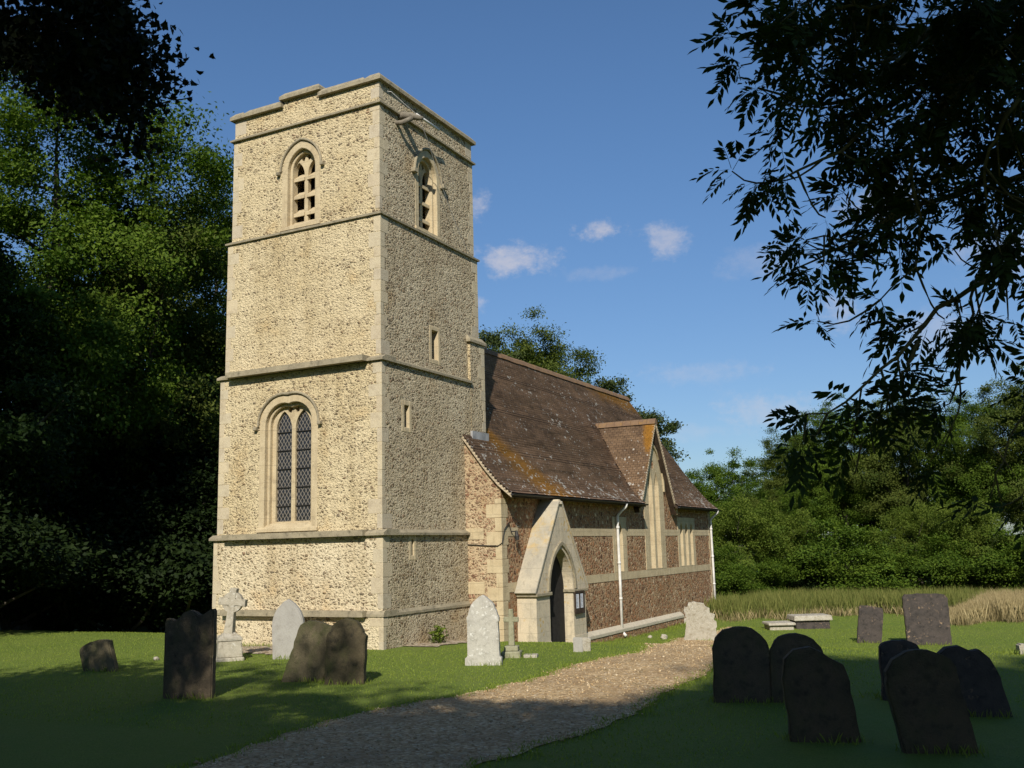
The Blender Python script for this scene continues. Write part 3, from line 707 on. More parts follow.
roof = tiled('nave_roof', prof, RX0, 15.1, mt_roof, church, clampf=lambda x, y, z: min(x, GCX-valley(z)) if x > 12.9 else x)
tiled('nave_roof', prof, 14.86, RX1, mt_roof, church, clampf=lambda x, y, z: max(x, GCX+valley(z)) if x < 17.1 else x)
north = [(2*YC-y, z) for y, z in prof]
tiled('nave_roof', north, RX0, RX1, mt_roof, church)
u_ = [(y, z-.03) for y, z in prof]; l_ = [(y+.02, z-.11) for y, z in prof]
for q0, q1 in ((RX0+.03, GX0), (GX1, RX1-.03)): MB().prism(u_+l_[::-1], 'x', q0, q1).build('roof_boarding', mt_wood, roof)
un = [(2*YC-y, z) for y, z in u_]; ln = [(2*YC-y, z) for y, z in l_]
MB().prism(un+ln[::-1], 'x', RX0+.03, RX1-.03).build('roof_boarding', mt_wood, roof)
# mortared verge undercloak, toothed with tile ends
mt_verge = plain('verge_mortar', (0.40, 0.33, 0.23), .9, .3, 14.0, bumpd=.01)
for xx in (RX0, RX1-.05):
    vg = MB(); P = np.array(prof); dd = np.r_[0, np.cumsum(np.linalg.norm(np.diff(P, axis=0), axis=1))]
    for s in np.arange(0.02, dd[-1], .105):
        y = np.interp(s, dd, P[:, 0]); z = np.interp(s, dd, P[:, 1])
        vg.box(xx-.010, xx+.05, y-.016, y+.018, z-.062, z-.010)
    vg.prism([(y, z-.055) for y, z in prof]+[(y, z-.115) for y, z in prof][::-1], 'x', xx, xx+.045)
    vg.build('verge', mt_verge, roof)
rt = MB(); x = 4.6; rr = random.Random(1)
while x < RX1-.02:
    l = min(.32, RX1-x); zz = 8.40+rr.uniform(-.006, .01)
    rt.prism([(YC-.17, zz-.12), (YC-.12, zz+.01), (YC-.05, zz+.075), (YC+.05, zz+.075), (YC+.12, zz+.01), (YC+.17, zz-.12)], 'x', x, x+l-.008); x += l
mt_ridge = stone('ridge_tile_clay', (0.16, 0.10, 0.065), (0.22, 0.14, 0.08), (0.30, 0.17, 0.04), 1.2, .008, .8)
rt.build('ridge_tiles', mt_ridge, roof)
# eaves gutters and downpipes
def gutter(x0, x1):
    arc = [(-1.475+.045*math.cos(a), 3.415+.045*math.sin(a)) for a in np.linspace(math.pi, 2*math.pi, 7)]
    arc2 = [(-1.475+.037*math.cos(a), 3.417+.037*math.sin(a)) for a in np.linspace(math.pi, 2*math.pi, 7)]
    MB().band(arc, arc2, 'x', x0, x1).build('gutter', mt_iron, church)
gutter(RX0-.02, GX0-.02); gutter(GX1+.02, RX1+.05)
for px_, zb in ((11.28, -.70), (21.70, -.66)):
    m = MB(); m.tube([(px_+.04, -1.475, 3.38), (px_+.04, -1.46, 3.30), (px_+.01, NY0-.12, 3.06), (px_, NY0-.085, 2.98), (px_, NY0-.085, 1.0), (px_, NY0-.085, zb+.05)], .045, 10)
    for z in (2.6, 1.5, .4): m.tube([(px_, NY0-.085, z), (px_, NY0-.085, z+.07)], .057, 10)
    m.tube([(px_, NY0-.085, zb+.12), (px_-.02, NY0-.22, zb)], .05, 10)
    m.build('downpipe', mt_pipe, church, smooth=True)

# ---- gablet that rises through the eaves over the pair of tall lancets
GC, GH, GA = 14.98, 1.72, 6.10
gp = [(GC-GH, 3.0), (GC-GH, 3.42), (GC, GA), (GC+GH, 3.42), (GC+GH, 3.0)]
gab = MB().prism(gp, 'y', NY0-.004, 0.9).build('gablet_wall', mt_nave, church)
f = empty('gablet_window'); f.parent = church
ghole = [(14.70, .25, 1.26, 4.05, .62), (15.36, .25, 1.26, 4.05, .62)]
for cx, a, z0, zs, h in ghole:
    c_ = MB().prism(opening(cx, z0, zs, a, h, 6), 'y', NY0-.3, NY0+.4)
    cut(nave, c_); cut(gab, c_)
    MB().band(opening(cx, z0, zs, a+.001, h+.001, 6), opening(cx, z0, zs, a-.03, h-.04, 6), 'y', NY0-.02, NY0+.30).build('reveal', mt_ash, f)
    MB().prism(opening(cx, z0, zs, a, h, 6), 'y', NY0+.28, NY0+.30).build('leaded_glass', mt_glass, f)
sr = MB().prism(opening(15.03, 1.235, 3.95, 1.05, 1.62, 9), 'y', NY0-.018, NY0+.06).build('surround', mt_ash, f)
c_ = MB()
for cx, a, z0, zs, h in ghole: c_.prism(opening(cx, z0, zs, a, h, 6), 'y', NY0-.4, NY0+.4)
c_.prism([(15.03+.13*math.cos(k), 4.86+.16*math.sin(k)) for k in np.linspace(0, 2*math.pi, 9)[:-1]], 'y', NY0-.4, NY0+.4)
cut(sr, c_)
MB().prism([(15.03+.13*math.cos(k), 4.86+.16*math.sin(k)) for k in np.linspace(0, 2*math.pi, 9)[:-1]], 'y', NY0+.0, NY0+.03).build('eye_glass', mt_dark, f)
MB().band(arch(15.03, 3.95, 1.12, 1.70), arch(15.03, 3.95, 1.04, 1.60), 'y', NY0-.07, NY0+.03).build('hood_mould', mt_ash, f)
# gablet roof: two tiled slopes running back into the main roof
GY0, GY1 = NY0-.24, 1.2
def gslope(sgn):
    pts = [(0.0, 0.0)]
    e = [(sgn*1.95, 3.30), (sgn*1.62, 3.78), (sgn*1.25, 4.38), (0, 6.42)]
    o = tiled('gablet_roof', e, -GY1, -GY0, mt_gabroof, church, gauge=.10)
    me = o.data; n = len(me.vertices); co_ = np.empty(n*3, np.float32); me.vertices.foreach_get('co', co_); co_ = co_.reshape(-1, 3)
    new = np.stack([GC+co_[:, 1], -co_[:, 0], co_[:, 2]], -1)        # run (x) becomes depth (y), slope (y) becomes x
    me.vertices.foreach_set('co', new.ravel()); me.update()
    u = [(GC+x, z-.03) for x, z in e]; l = [(GC+x-sgn*.05, z-.16) for x, z in e]
    MB().prism(u+l[::-1], 'y', GY0+.03, .3).build('roof_boarding', mt_wood, o)
    vg = MB(); P = np.array(e); dd = np.r_[0, np.cumsum(np.linalg.norm(np.diff(P, axis=0), axis=1))]
    for s in np.arange(.02, dd[-1], .105):
        x = GC+np.interp(s, dd, P[:, 0]); z = np.interp(s, dd, P[:, 1]); vg.box(x-.024, x+.024, GY0-.012, GY0+.05, z-.085, z-.012)
    vg.prism([(GC+x, z-.075) for x, z in e]+[(GC+x, z-.17) for x, z in e][::-1], 'y', GY0, GY0+.05)
    vg.build('verge', mt_verge, o)
    return o
g1 = gslope(-1); gslope(1)
rt = MB(); y = GY0-.02
while y < 1.1:
    rt.prism([(GC-.15, 6.30), (GC-.10, 6.44), (GC, 6.50), (GC+.10, 6.44), (GC+.15, 6.30)], 'y', y, y+.30); y += .31
rt.build('ridge_tiles', mt_ridge, g1)

# ---- south porch: steep stone gable hood on two piers
PX0, PX1, PYF = 4.36, 7.45, -1.62; PC = (PX0+PX1)/2; PS = 0.95
porch = MB().prism([(PX0, -1.3), (PX1, -1.3), (PX1, PS), (PX0, PS)], 'y', PYF, NY0+.02).build('porch_pier', mt_porch, church)
hood = MB().prism([(PX0-.06, PS+.002), (PX1+.06, PS+.002), (PC+.10, 3.18), (PC-.10, 3.18)], 'y', PYF-.015, NY0+.03).build('porch_gable', mt_porch, church)
DD = -.27
door_open = MB().prism(opening(PC-.02, -1.25, 0.95, .74, 1.10, 9), 'y', PYF-.5, NY0+1.6)
door_open2 = MB().prism(opening(PC-.02, -1.25, 0.95, .74, 1.10, 9), 'y', PYF-.5, NY0+.3)
cut(porch, door_open); cut(hood, door_open); cut(nave, door_open2)
nave.data.materials.append(mt_west)
for p_ in nave.data.polygons:
    if p_.normal.x < -.9 and p_.center.x < NX0+.05: p_.material_index = 1
# worn coping slabs on the gable, finial knob and impost
cp = MB()
for sg in (-1, 1):
    A = (PC+sg*(PC-PX0+.10), PS-.02); B = (PC+sg*.05, 3.26)
    nrm = np.array([(B[1]-A[1]), -(B[0]-A[0])]); nrm = nrm/np.linalg.norm(nrm)*sg*1.0
    if nrm[0]*sg < 0: nrm = -nrm
    q = [A, B, (B[0]+nrm[0]*.07, B[1]+nrm[1]*.07), (A[0]+nrm[0]*.07, A[1]+nrm[1]*.07)]
    cp.prism(q, 'y', PYF-.05, NY0+.01)
cp.build('porch_coping', mt_pcope, church, bevel=.012)
MB().frustum((PC-.13, PC+.13, PYF-.06, NY0+.01, 3.20), (PC-.07, PC+.07, PYF-.0, NY0-.05, 3.34)).build('porch_finial', mt_porch, church, bevel=.015)
for q in ((PX0-.07, PC-.02-.74+.05), (PC-.02+.74-.05, PX1+.07)):
    MB().box(*q, PYF-.06, NY0-.01, PS-.085, PS+.0).build('impost', mt_string, church, bevel=.012)
am = MB(); am.band(arch(PC-.02, .96, .90, 1.28), arch(PC-.02, .96, .80, 1.17), 'y', PYF-.065, PYF+.02)
am.build('hood_mould', mt_string, church, bevel=.01)
MB().frustum((PX0-.07, PC-.02-.72, PYF-.08, NY0, -1.0), (PX0-.02, PC-.02-.735, PYF-.02, NY0, -.28)).build('pier_base', mt_porch, church)
MB().frustum((PC-.02+.72, PX1+.07, PYF-.08, NY0, -1.0), (PC-.02+.735, PX1+.02, PYF-.02, NY0, -.28)).build('pier_base', mt_porch, church)
dr = MB().prism(opening(PC-.02, -1.2, 0.95, .73, 1.09, 9), 'y', NY0+DD, NY0+DD+.06).build('door', mt_dark, church)  # near-black leaf set forward, its colour stands in for the dark of the doorway
# wire and small iron bracket lamp on the nave's corner
MB().tube([(NX0-.03, NY0+.95, 2.20), (NX0-.03, NY0+.1, 2.14), (NX0-.03, NY0-.03, 2.22), (3.72, NY0-.03, 2.55), (3.95, NY0-.03, 2.72), (4.10, NY0-.03, 2.45)], .012, 6).build('cable', mt_iron, church)
br = MB(); br.tube([(4.1, NY0, 2.5), (4.1, NY0-.16, 2.5)], .015, 6); br.tube([(4.1, NY0-.16, 2.52), (4.1, NY0-.17, 2.38), (4.1, NY0-.18, 2.28)], [.03, .06, .05], 8)
br.build('bracket_lamp', mt_iron, church)

# notice board on the porch's right-hand pier
nb = empty('notice_board', (7.02, PYF-.03, 0.55))
tag(nb, 'small dark notice board with two pale notices hung on the porch pier', 'notice board')
m = MB(); m.box(-.36, .36, -.03, .0, -.36, .34); m.build('backboard', mt_wood, nb)
m = MB(); m.box(-.38, .38, -.055, -.031, .29, .36); m.box(-.38, .38, -.055, -.031, -.38, -.24); m.box(-.38, -.32, -.055, -.031, -.24, .29); m.box(.32, .38, -.055, -.031, -.24, .29); m.box(-.03, .03, -.055, -.031, -.24, .29)
m.build('frame', mt_wood, nb)
for x0 in (-.29, .05):
    pp = MB().box(x0, x0+.24, -.037, -.031, -.20, .26).build('notice', mt_paper, nb)
    ln_ = MB(); rr = random.Random(int(x0*100))
    for k in range(9): ln_.box(x0+.03, x0+.05+rr.uniform(.06, .15), -.040, -.038, .21-k*.045, .225-k*.045)
    ln_.build('print', mt_ink, pp)
nb.location = (6.90, PYF-.03, 0.60); nb.scale = (.82, .82, .82)

# ------------------------------------------------------------------ gravestones and tombs
mt_pale = stone('pale_lichened_limestone', (0.50, 0.48, 0.42), (0.42, 0.40, 0.35), (0.26, 0.25, 0.21), 2.0, .012, .6, lichen=(0.62, 0.61, 0.56), lich_lim=.5)
mt_grey = stone('smooth_grey_stone', (0.36, 0.345, 0.31), (0.31, 0.295, 0.265), (0.23, 0.21, 0.18), 1.2, .005, .4, lichen=(0.45, 0.44, 0.41), lich_lim=.68)
mt_moss = stone('mossy_brown_stone', (0.15, 0.125, 0.075), (0.10, 0.085, 0.05), (0.05, 0.045, 0.03), 1.6, .014, .7, green=.7)
mt_moss2 = stone('dark_mossy_stone', (0.10, 0.08, 0.045), (0.06, 0.05, 0.03), (0.025, 0.022, 0.016), 1.4, .016, .9, green=.5)
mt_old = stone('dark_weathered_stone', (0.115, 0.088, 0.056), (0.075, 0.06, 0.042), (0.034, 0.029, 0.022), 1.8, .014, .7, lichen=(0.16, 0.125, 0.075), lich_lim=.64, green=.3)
mt_mott = stone('mottled_headstone', (0.085, 0.07, 0.062), (0.055, 0.048, 0.044), (0.025, 0.023, 0.022), 1.9, .018, .7, lichen=(0.27, 0.19, 0.12), lich_lim=.58)  # base colour darkened to stand in for shade on the far right headstones
mt_rough = stone('rough_pale_stone', (0.52, 0.48, 0.39), (0.42, 0.38, 0.29), (0.26, 0.20, 0.13), 2.4, .03, .6, lichen=(0.55, 0.52, 0.45), lich_lim=.5)

def outline(kind, w, h, r):
    a = w/2
    if kind == 'gothic': return [(-a*.92, 0), (-a, h*.55)]+arch(0, h*.55, a, h*.45, 8)[1:-1]+[(a, h*.55), (a*.92, 0)]
    if kind == 'round': return [(-a, 0)]+[(-a*math.cos(t), h-a*.8+a*.8*math.sin(t)) for t in np.linspace(0, math.pi, 15)]+[(a, 0)]
    if kind == 'low': return [(-a, 0), (-a, h*.86)]+[(-a*.96*math.cos(t), h*.86+h*.14*math.sin(t)) for t in np.linspace(.2, math.pi-.2, 11)]+[(a, h*.86), (a, 0)]
    if kind == 'shoulder': return [(-a, 0), (-a, h*.74), (-a*.86, h*.79), (-a*.80, h*.80)]+[(-a*.80*math.cos(t), h*.80+h*.20*math.sin(t)) for t in np.linspace(.15, math.pi-.15, 11)]+[(a*.80, h*.80), (a*.86, h*.79), (a, h*.74), (a, 0)]
    if kind == 'pale': return [(-a*1.14, 0), (-a*1.12, h*.10), (-a*.98, h*.13), (-a*.95, h*.60), (-a, h*.62), (-a, h*.68)]+arch(0, h*.66, a*.92, h*.34, 8)[1:-1]+[(a, h*.68), (a, h*.62), (a*.95, h*.60), (a*.98, h*.13), (a*1.12, h*.10), (a*1.14, 0)]
    if kind == 'scroll': return [(-a, 0), (-a, h*.86), (-a*.94, h*.90), (-a*.78, h*.895), (-a*.62, h*.87), (-a*.42, h*.905), (-a*.25, h*.965), (0, h*.99), (a*.22, h*.97), (a*.42, h*.93), (a*.6, h*.95), (a*.82, h*.99), (a*.93, h), (a, h*.97), (a, 0)]
    if kind == 'flat': return [(-a*.97, 0), (-a, h*.93), (-a*.9, h*.985), (-a*.3, h), (a*.5, h*.99), (a*.86, h*.975), (a*.99, h*.90), (a, 0)]
    if kind == 'worn': return [(-a, 0), (-a*.97, h*.7), (-a*.84, h*.90), (-a*.5, h*.985), (-a*.05, h), (a*.3, h*.93), (a*.55, h*.86), (a*.84, h*.78), (a*.97, h*.6), (a*1.02, 0)]
    if kind == 'broken': return [(-a*1.05, 0), (-a*.95, h*.4), (-a, h*.86), (-a*.82, h*.9), (-a*.7, h*.99), (-a*.1, h), (a*.30, h*.985), (a*.34, h*.86), (a*.55, h*.83), (a*.60, h*.70), (a*.9, h*.66), (a, h*.3), (a*1.02, 0)]
def headstone(kind, name, mat, label, base, wpx, hpx, thick=.12, lean=0.0, pitch=0.0, face=None, wear=.006, group='headstones', cat='gravestone', seed=1):
    """base: pixel on the ground where the stone's foot stands; wpx, hpx its size in the picture there"""
    p = on_ground(*base); dep = (p-CAM).dot(CF)
    rz = RAD(18) if face is None else face                       # which way the inscribed face is turned, 0 = due west
    vd = p-CAM; ang = math.atan2(vd[1], vd[0])
    fw = wpx*dep/FPX; wd = max(.2, (fw-thick*abs(math.sin(ang-rz)))/abs(math.cos(ang-rz))); ht = hpx*dep/FPX*1.01
    rs_ = random.Random(seed)
    pts = [(-u, v) for u, v in outline(kind, wd, ht, rs_)]
    fine = []
    for (u0, v0), (u1, v1) in zip(pts, pts[1:]+pts[:1]):         # break long edges so that they can wear unevenly
        n = max(1, int(math.hypot(u1-u0, v1-v0)/.09))
        for i in range(n): fine.append((u0+(u1-u0)*i/n+rs_.gauss(0, wear), v0+(v1-v0)*i/n+(rs_.gauss(0, wear) if v0 > .05 else 0)))
    fine = [(u, v if v > .01 else -.22) for u, v in fine]
    me = MB().prism(fine, 'x', -thick/2, thick/2).mesh(name)
    bm = bmesh.new(); bm.from_mesh(me)
    bmesh.ops.bevel(bm, geom=[e for e in bm.edges if e.is_manifold and abs(e.verts[0].co.x-e.verts[1].co.x) < 1e-4], offset=.018, segments=2, affect='EDGES', clamp_overlap=True)
    bm.to_mesh(me); bm.free(); me.materials.append(mat)
    o = bpy.data.objects.new(name, me); COL.objects.link(o)
    o.location = p; o.rotation_mode = 'ZYX'
    o.rotation_euler = Matrix.Rotation(rz, 3, 'Z').__matmul__(Matrix.Rotation(pitch, 3, 'Y')).__matmul__(Matrix.Rotation(lean, 3, 'X')).to_euler('ZYX')
    tag(o, label, cat, group)
    return o
headstone('low', 'headstone', mt_moss, 'small squat mossy headstone leaning to the left, alone on the left lawn', (101, 671), 33, 30, .16, lean=RAD(-15), seed=2)
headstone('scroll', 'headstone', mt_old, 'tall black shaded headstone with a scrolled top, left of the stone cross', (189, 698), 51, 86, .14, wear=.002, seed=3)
headstone('gothic', 'headstone', mt_grey, 'smooth pale grey headstone with a pointed arch top against the tower', (288, 659), 33, 58, .12, wear=.002, seed=4)
headstone('low', 'headstone', mt_moss, 'brown mossy headstone tilted steeply to the right, behind a rounded one', (303, 681), 42, 59, .22, lean=RAD(19), face=RAD(30), seed=5)
headstone('shoulder', 'headstone', mt_moss2, 'brown mossy headstone with rounded top and green stain, front one of a leaning pair', (345, 684), 42, 63, .16, lean=RAD(1), pitch=RAD(5), seed=6)
headstone('pale', 'headstone', mt_pale, 'tall whitish lichened headstone with pointed top near the porch', (484, 665), 34, 68, .16, wear=.004, seed=7)
headstone('broken', 'headstone', mt_rough, 'broken pale headstone with ragged right side by the nave corner', (702, 641), 31, 38, .22, wear=.02, seed=8)
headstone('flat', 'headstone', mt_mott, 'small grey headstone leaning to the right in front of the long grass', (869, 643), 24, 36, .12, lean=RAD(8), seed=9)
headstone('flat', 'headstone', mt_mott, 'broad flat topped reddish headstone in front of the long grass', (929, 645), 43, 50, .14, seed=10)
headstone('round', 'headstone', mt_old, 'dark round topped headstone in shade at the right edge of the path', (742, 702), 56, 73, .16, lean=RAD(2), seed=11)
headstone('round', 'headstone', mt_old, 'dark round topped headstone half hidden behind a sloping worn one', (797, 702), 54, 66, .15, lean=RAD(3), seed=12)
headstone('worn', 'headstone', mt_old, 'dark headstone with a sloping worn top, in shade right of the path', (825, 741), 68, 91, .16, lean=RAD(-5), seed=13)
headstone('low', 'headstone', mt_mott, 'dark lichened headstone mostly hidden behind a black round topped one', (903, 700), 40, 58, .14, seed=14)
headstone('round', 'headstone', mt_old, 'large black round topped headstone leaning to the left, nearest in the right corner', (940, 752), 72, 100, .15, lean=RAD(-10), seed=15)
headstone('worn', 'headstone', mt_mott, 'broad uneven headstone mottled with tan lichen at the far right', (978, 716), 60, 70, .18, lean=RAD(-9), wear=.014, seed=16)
headstone('broken', 'headstone', mt_rough, 'stub of a small pale stone at the right edge of the picture', (1024, 654), 12, 10, .2, seed=17)
headstone('flat', 'stone_block', mt_rough, 'low pale stone block standing against the foot of the porch', (586, 651), 11, 13, .14, group='loose stones', cat='stone', seed=18)
headstone('flat', 'stone_slab', mt_grey, 'thin upright pale stone slab beside the porch doorway', (578, 652), 4, 14, .05, group='loose stones', cat='stone', seed=19)

mt_cross = stone('lichened_cross_stone', (0.46, 0.42, 0.33), (0.37, 0.335, 0.26), (0.22, 0.19, 0.13), 2.4, .012, .75, lichen=(0.55, 0.53, 0.46), lich_lim=.56)
# celtic cross on its stepped pedestal
p = on_ground(229, 660); dep = (p-CAM).dot(CF); k = dep/FPX
cc_ = empty('celtic_cross', p, RAD(48)); tag(cc_, 'pale ringed stone cross leaning on a square pedestal at the foot of the tower', 'cross')
hw = 11.5*k
m = MB(); m.box(-hw*1.18, hw*1.18, -hw*1.18, hw*1.18, -.15, 3.2*k)
m.frustum((-hw*1.06, hw*1.06, -hw*1.06, hw*1.06, 3.2*k), (-hw*.96, hw*.96, -hw*.96, hw*.96, 19*k))
m.build('pedestal', mt_cross, cc_, bevel=.015)
MB().frustum((-hw*1.02, hw*1.02, -hw*1.02, hw*1.02, 19.1*k), (-hw*1.02, hw*1.02, -hw*1.02, hw*1.02, 22*k)).frustum((-hw*1.02, hw*1.02, -hw*1.02, hw*1.02, 22*k), (-hw*.45, hw*.45, -hw*.45, hw*.45, 27*k)).build('pedestal_cap', mt_rough, cc_, bevel=.01)
zc = 57*k; R_ = 10.5*k; sw = 4.0*k
cr = MB(); sh = .10
cr.frustum((-sh, sh, -sw*1.15, sw*1.15, 25*k), (-sh*.8, sh*.8, -sw*.8, sw*.8, zc-R_*.7))
pt = []
for q in range(4):
    a0 = q*math.pi/2
    for du, dv in ((1.30, -.34), (1.30, .34), (.62, .27)):
        u = R_*(du*math.cos(a0)-dv*math.sin(a0)); v = R_*(du*math.sin(a0)+dv*math.cos(a0)); pt.append((u, zc+v))
    pt.append((R_*.42*(math.cos(a0+.785)), zc+R_*.42*math.sin(a0+.785)))
cr.prism(pt, 'x', -sh*.8, sh*.8)
cro = cr.build('cross_shaft', mt_cross, cc_, bevel=.006)
rg = MB(); n = 33; ro = [(R_*.98*math.cos(t), zc+R_*.98*math.sin(t)) for t in np.linspace(0, 2*math.pi, n)]; ri = [(R_*.50*math.cos(t), zc+R_*.50*math.sin(t)) for t in np.linspace(0, 2*math.pi, n)]
rg.band(ro, ri, 'x', -sh*.66, sh*.66); rgo = rg.build('ring', mt_cross, cc_)
for o in (cro, rgo):
    o.rotation_euler = (RAD(6), 0, RAD(-24)); o.location = (0, .06, 0)
# small latin cross on steps
p = on_ground(512, 657); dep = (p-CAM).dot(CF); k = dep/FPX
lc = empty('stone_cross', p, RAD(20)); tag(lc, 'small greenish stone cross on a stepped base beside the white headstone', 'cross')
mt_gcross = stone('greenish_cross_stone', (0.34, 0.33, 0.22), (0.27, 0.26, 0.17), (0.16, 0.15, 0.09), 2.0, .012, .6, green=.35)
MB().box(-9*k, 9*k, -9.5*k, 9.5*k, -.1, 6*k).box(-6.5*k, 6.5*k, -7*k, 7*k, 6.05*k, 11*k).build('step', mt_gcross, lc, bevel=.015)
MB().frustum((-2.2*k, 2.2*k, -3*k, 3*k, 10.8*k), (-1.8*k, 1.8*k, -2.3*k, 2.3*k, 47*k)).box(-1.75*k, 1.75*k, -7.6*k, 7.6*k, 34*k, 39*k).build('cross_shaft', mt_gcross, lc, bevel=.012)
MB().box(-8*k, 6*k, -26*k, -12*k, -.1, .05).build('kerb_slab', mt_rough, lc, bevel=.01)
# table tombs: two low slabs
def ledger(px, py, wpx, hpx, label, seed, name='ledger_tomb'):
    p = on_ground(px, py); k = (p-CAM).dot(CF)/FPX
    e = empty(name, p, RAD(27-90)); tag(e, label, 'tomb', 'low tombs')
    w2 = wpx*k/2
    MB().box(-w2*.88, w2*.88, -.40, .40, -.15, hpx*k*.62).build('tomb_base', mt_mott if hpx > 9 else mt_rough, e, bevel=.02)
    MB().frustum((-w2, w2, -.5, .5, hpx*k*.62+.003), (-w2*.97, w2*.97, -.47, .47, hpx*k)).build('tomb_slab', mt_rough, e, bevel=.02)
ledger(779, 629, 27, 7, 'low flat ledger stone lying in the grass, left of a raised one', 1)
ledger(810, 628, 38, 13, 'raised flat topped tomb with pale slab on the far lawn', 2)
# fallen bits beside the nave plinth
for i, (px, py, s, lab) in enumerate([(650, 638, .08, 'small weathered stone in the grass below the nave wall, left of a larger one'), (664, 639, .13, 'larger rough stone in the grass below the nave wall'), (156, 660, .06, 'small pale stone on the sunlit grass beside the tall black headstone')]):
    p = on_ground(px, py); bm = bmesh.new(); bmesh.ops.create_icosphere(bm, subdivisions=2, radius=s); rr = random.Random(i)
    for v in bm.verts: v.co = Vector((v.co.x*1.1, v.co.y*.9, v.co.z*.8))*rr.uniform(.8, 1.15)
    me = bpy.data.meshes.new('loose_stone'); bm.to_mesh(me); bm.free(); me.materials.append(mt_rough)
    o = bpy.data.objects.new('loose_stone', me); COL.objects.link(o); o.location = p+np.array([0, 0, s*.35]); tag(o, lab, 'stone', 'loose stones')

# ------------------------------------------------------------------ vegetation
def leaf_material(name, c1, c2, trans=.32, rough=.68):
    m = bpy.data.materials.new(name); m.use_nodes = True; t = NT(m.node_tree); b = t.n['Principled BSDF']
    a = t.new('ShaderNodeAttribute'); a.attribute_name = 'tint'
    c = t.mix(t.math('MULTIPLY', a.outputs['Fac'], 1.0, clamp=True), c1, c2)
    t.put(b.inputs['Base Color'], c); b.inputs['Roughness'].default_value = rough; b.inputs['Specular IOR Level'].default_value = .14
    tr = t.new('ShaderNodeBsdfTranslucent'); t.put(tr.inputs[0], t.mix(1.0, c, (1.0, 1.25, .5), 'MULTIPLY'))
    mx = t.new('ShaderNodeMixShader'); mx.inputs[0].default_value = trans
    t.l.new(b.outputs[0], mx.inputs[1]); t.l.new(tr.outputs[0], mx.inputs[2]); t.l.new(mx.outputs[0], t.n['Material Output'].inputs[0])
    return m
ml_shrub_shade = leaf_material('shaded_shrub_leaf', (0.006, 0.014, 0.003), (0.018, 0.032, 0.006), .15)  # leaf colour lowered to stand in for the deep shade under the trees
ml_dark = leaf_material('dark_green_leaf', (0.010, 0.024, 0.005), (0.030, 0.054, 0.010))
ml_mid = leaf_material('mid_green_leaf', (0.040, 0.082, 0.009), (0.112, 0.165, 0.017))
ml_olive = leaf_material('olive_green_leaf', (0.042, 0.070, 0.012), (0.120, 0.142, 0.026))
ml_light = leaf_material('yellow_green_leaf', (0.060, 0.100, 0.012), (0.150, 0.190, 0.028))
ml_grey = leaf_material('grey_green_leaf', (0.040, 0.062, 0.018), (0.085, 0.105, 0.035))
ml_ash = leaf_material('ash_leaf', (0.018, 0.034, 0.008), (0.045, 0.070, 0.014), .30)
ml_maple = leaf_material('dark_maple_leaf', (0.010, 0.016, 0.007), (0.022, 0.030, 0.010), .08)
mt_bark = stone('grey_bark', (0.10, 0.085, 0.065), (0.07, 0.06, 0.045), (0.035, 0.03, 0.025), 3.0, .03, .6)
mt_twig = stone('lichened_twig_bark', (0.14, 0.12, 0.05), (0.20, 0.17, 0.05), (0.03, 0.027, 0.02), 6.0, .01, .6)

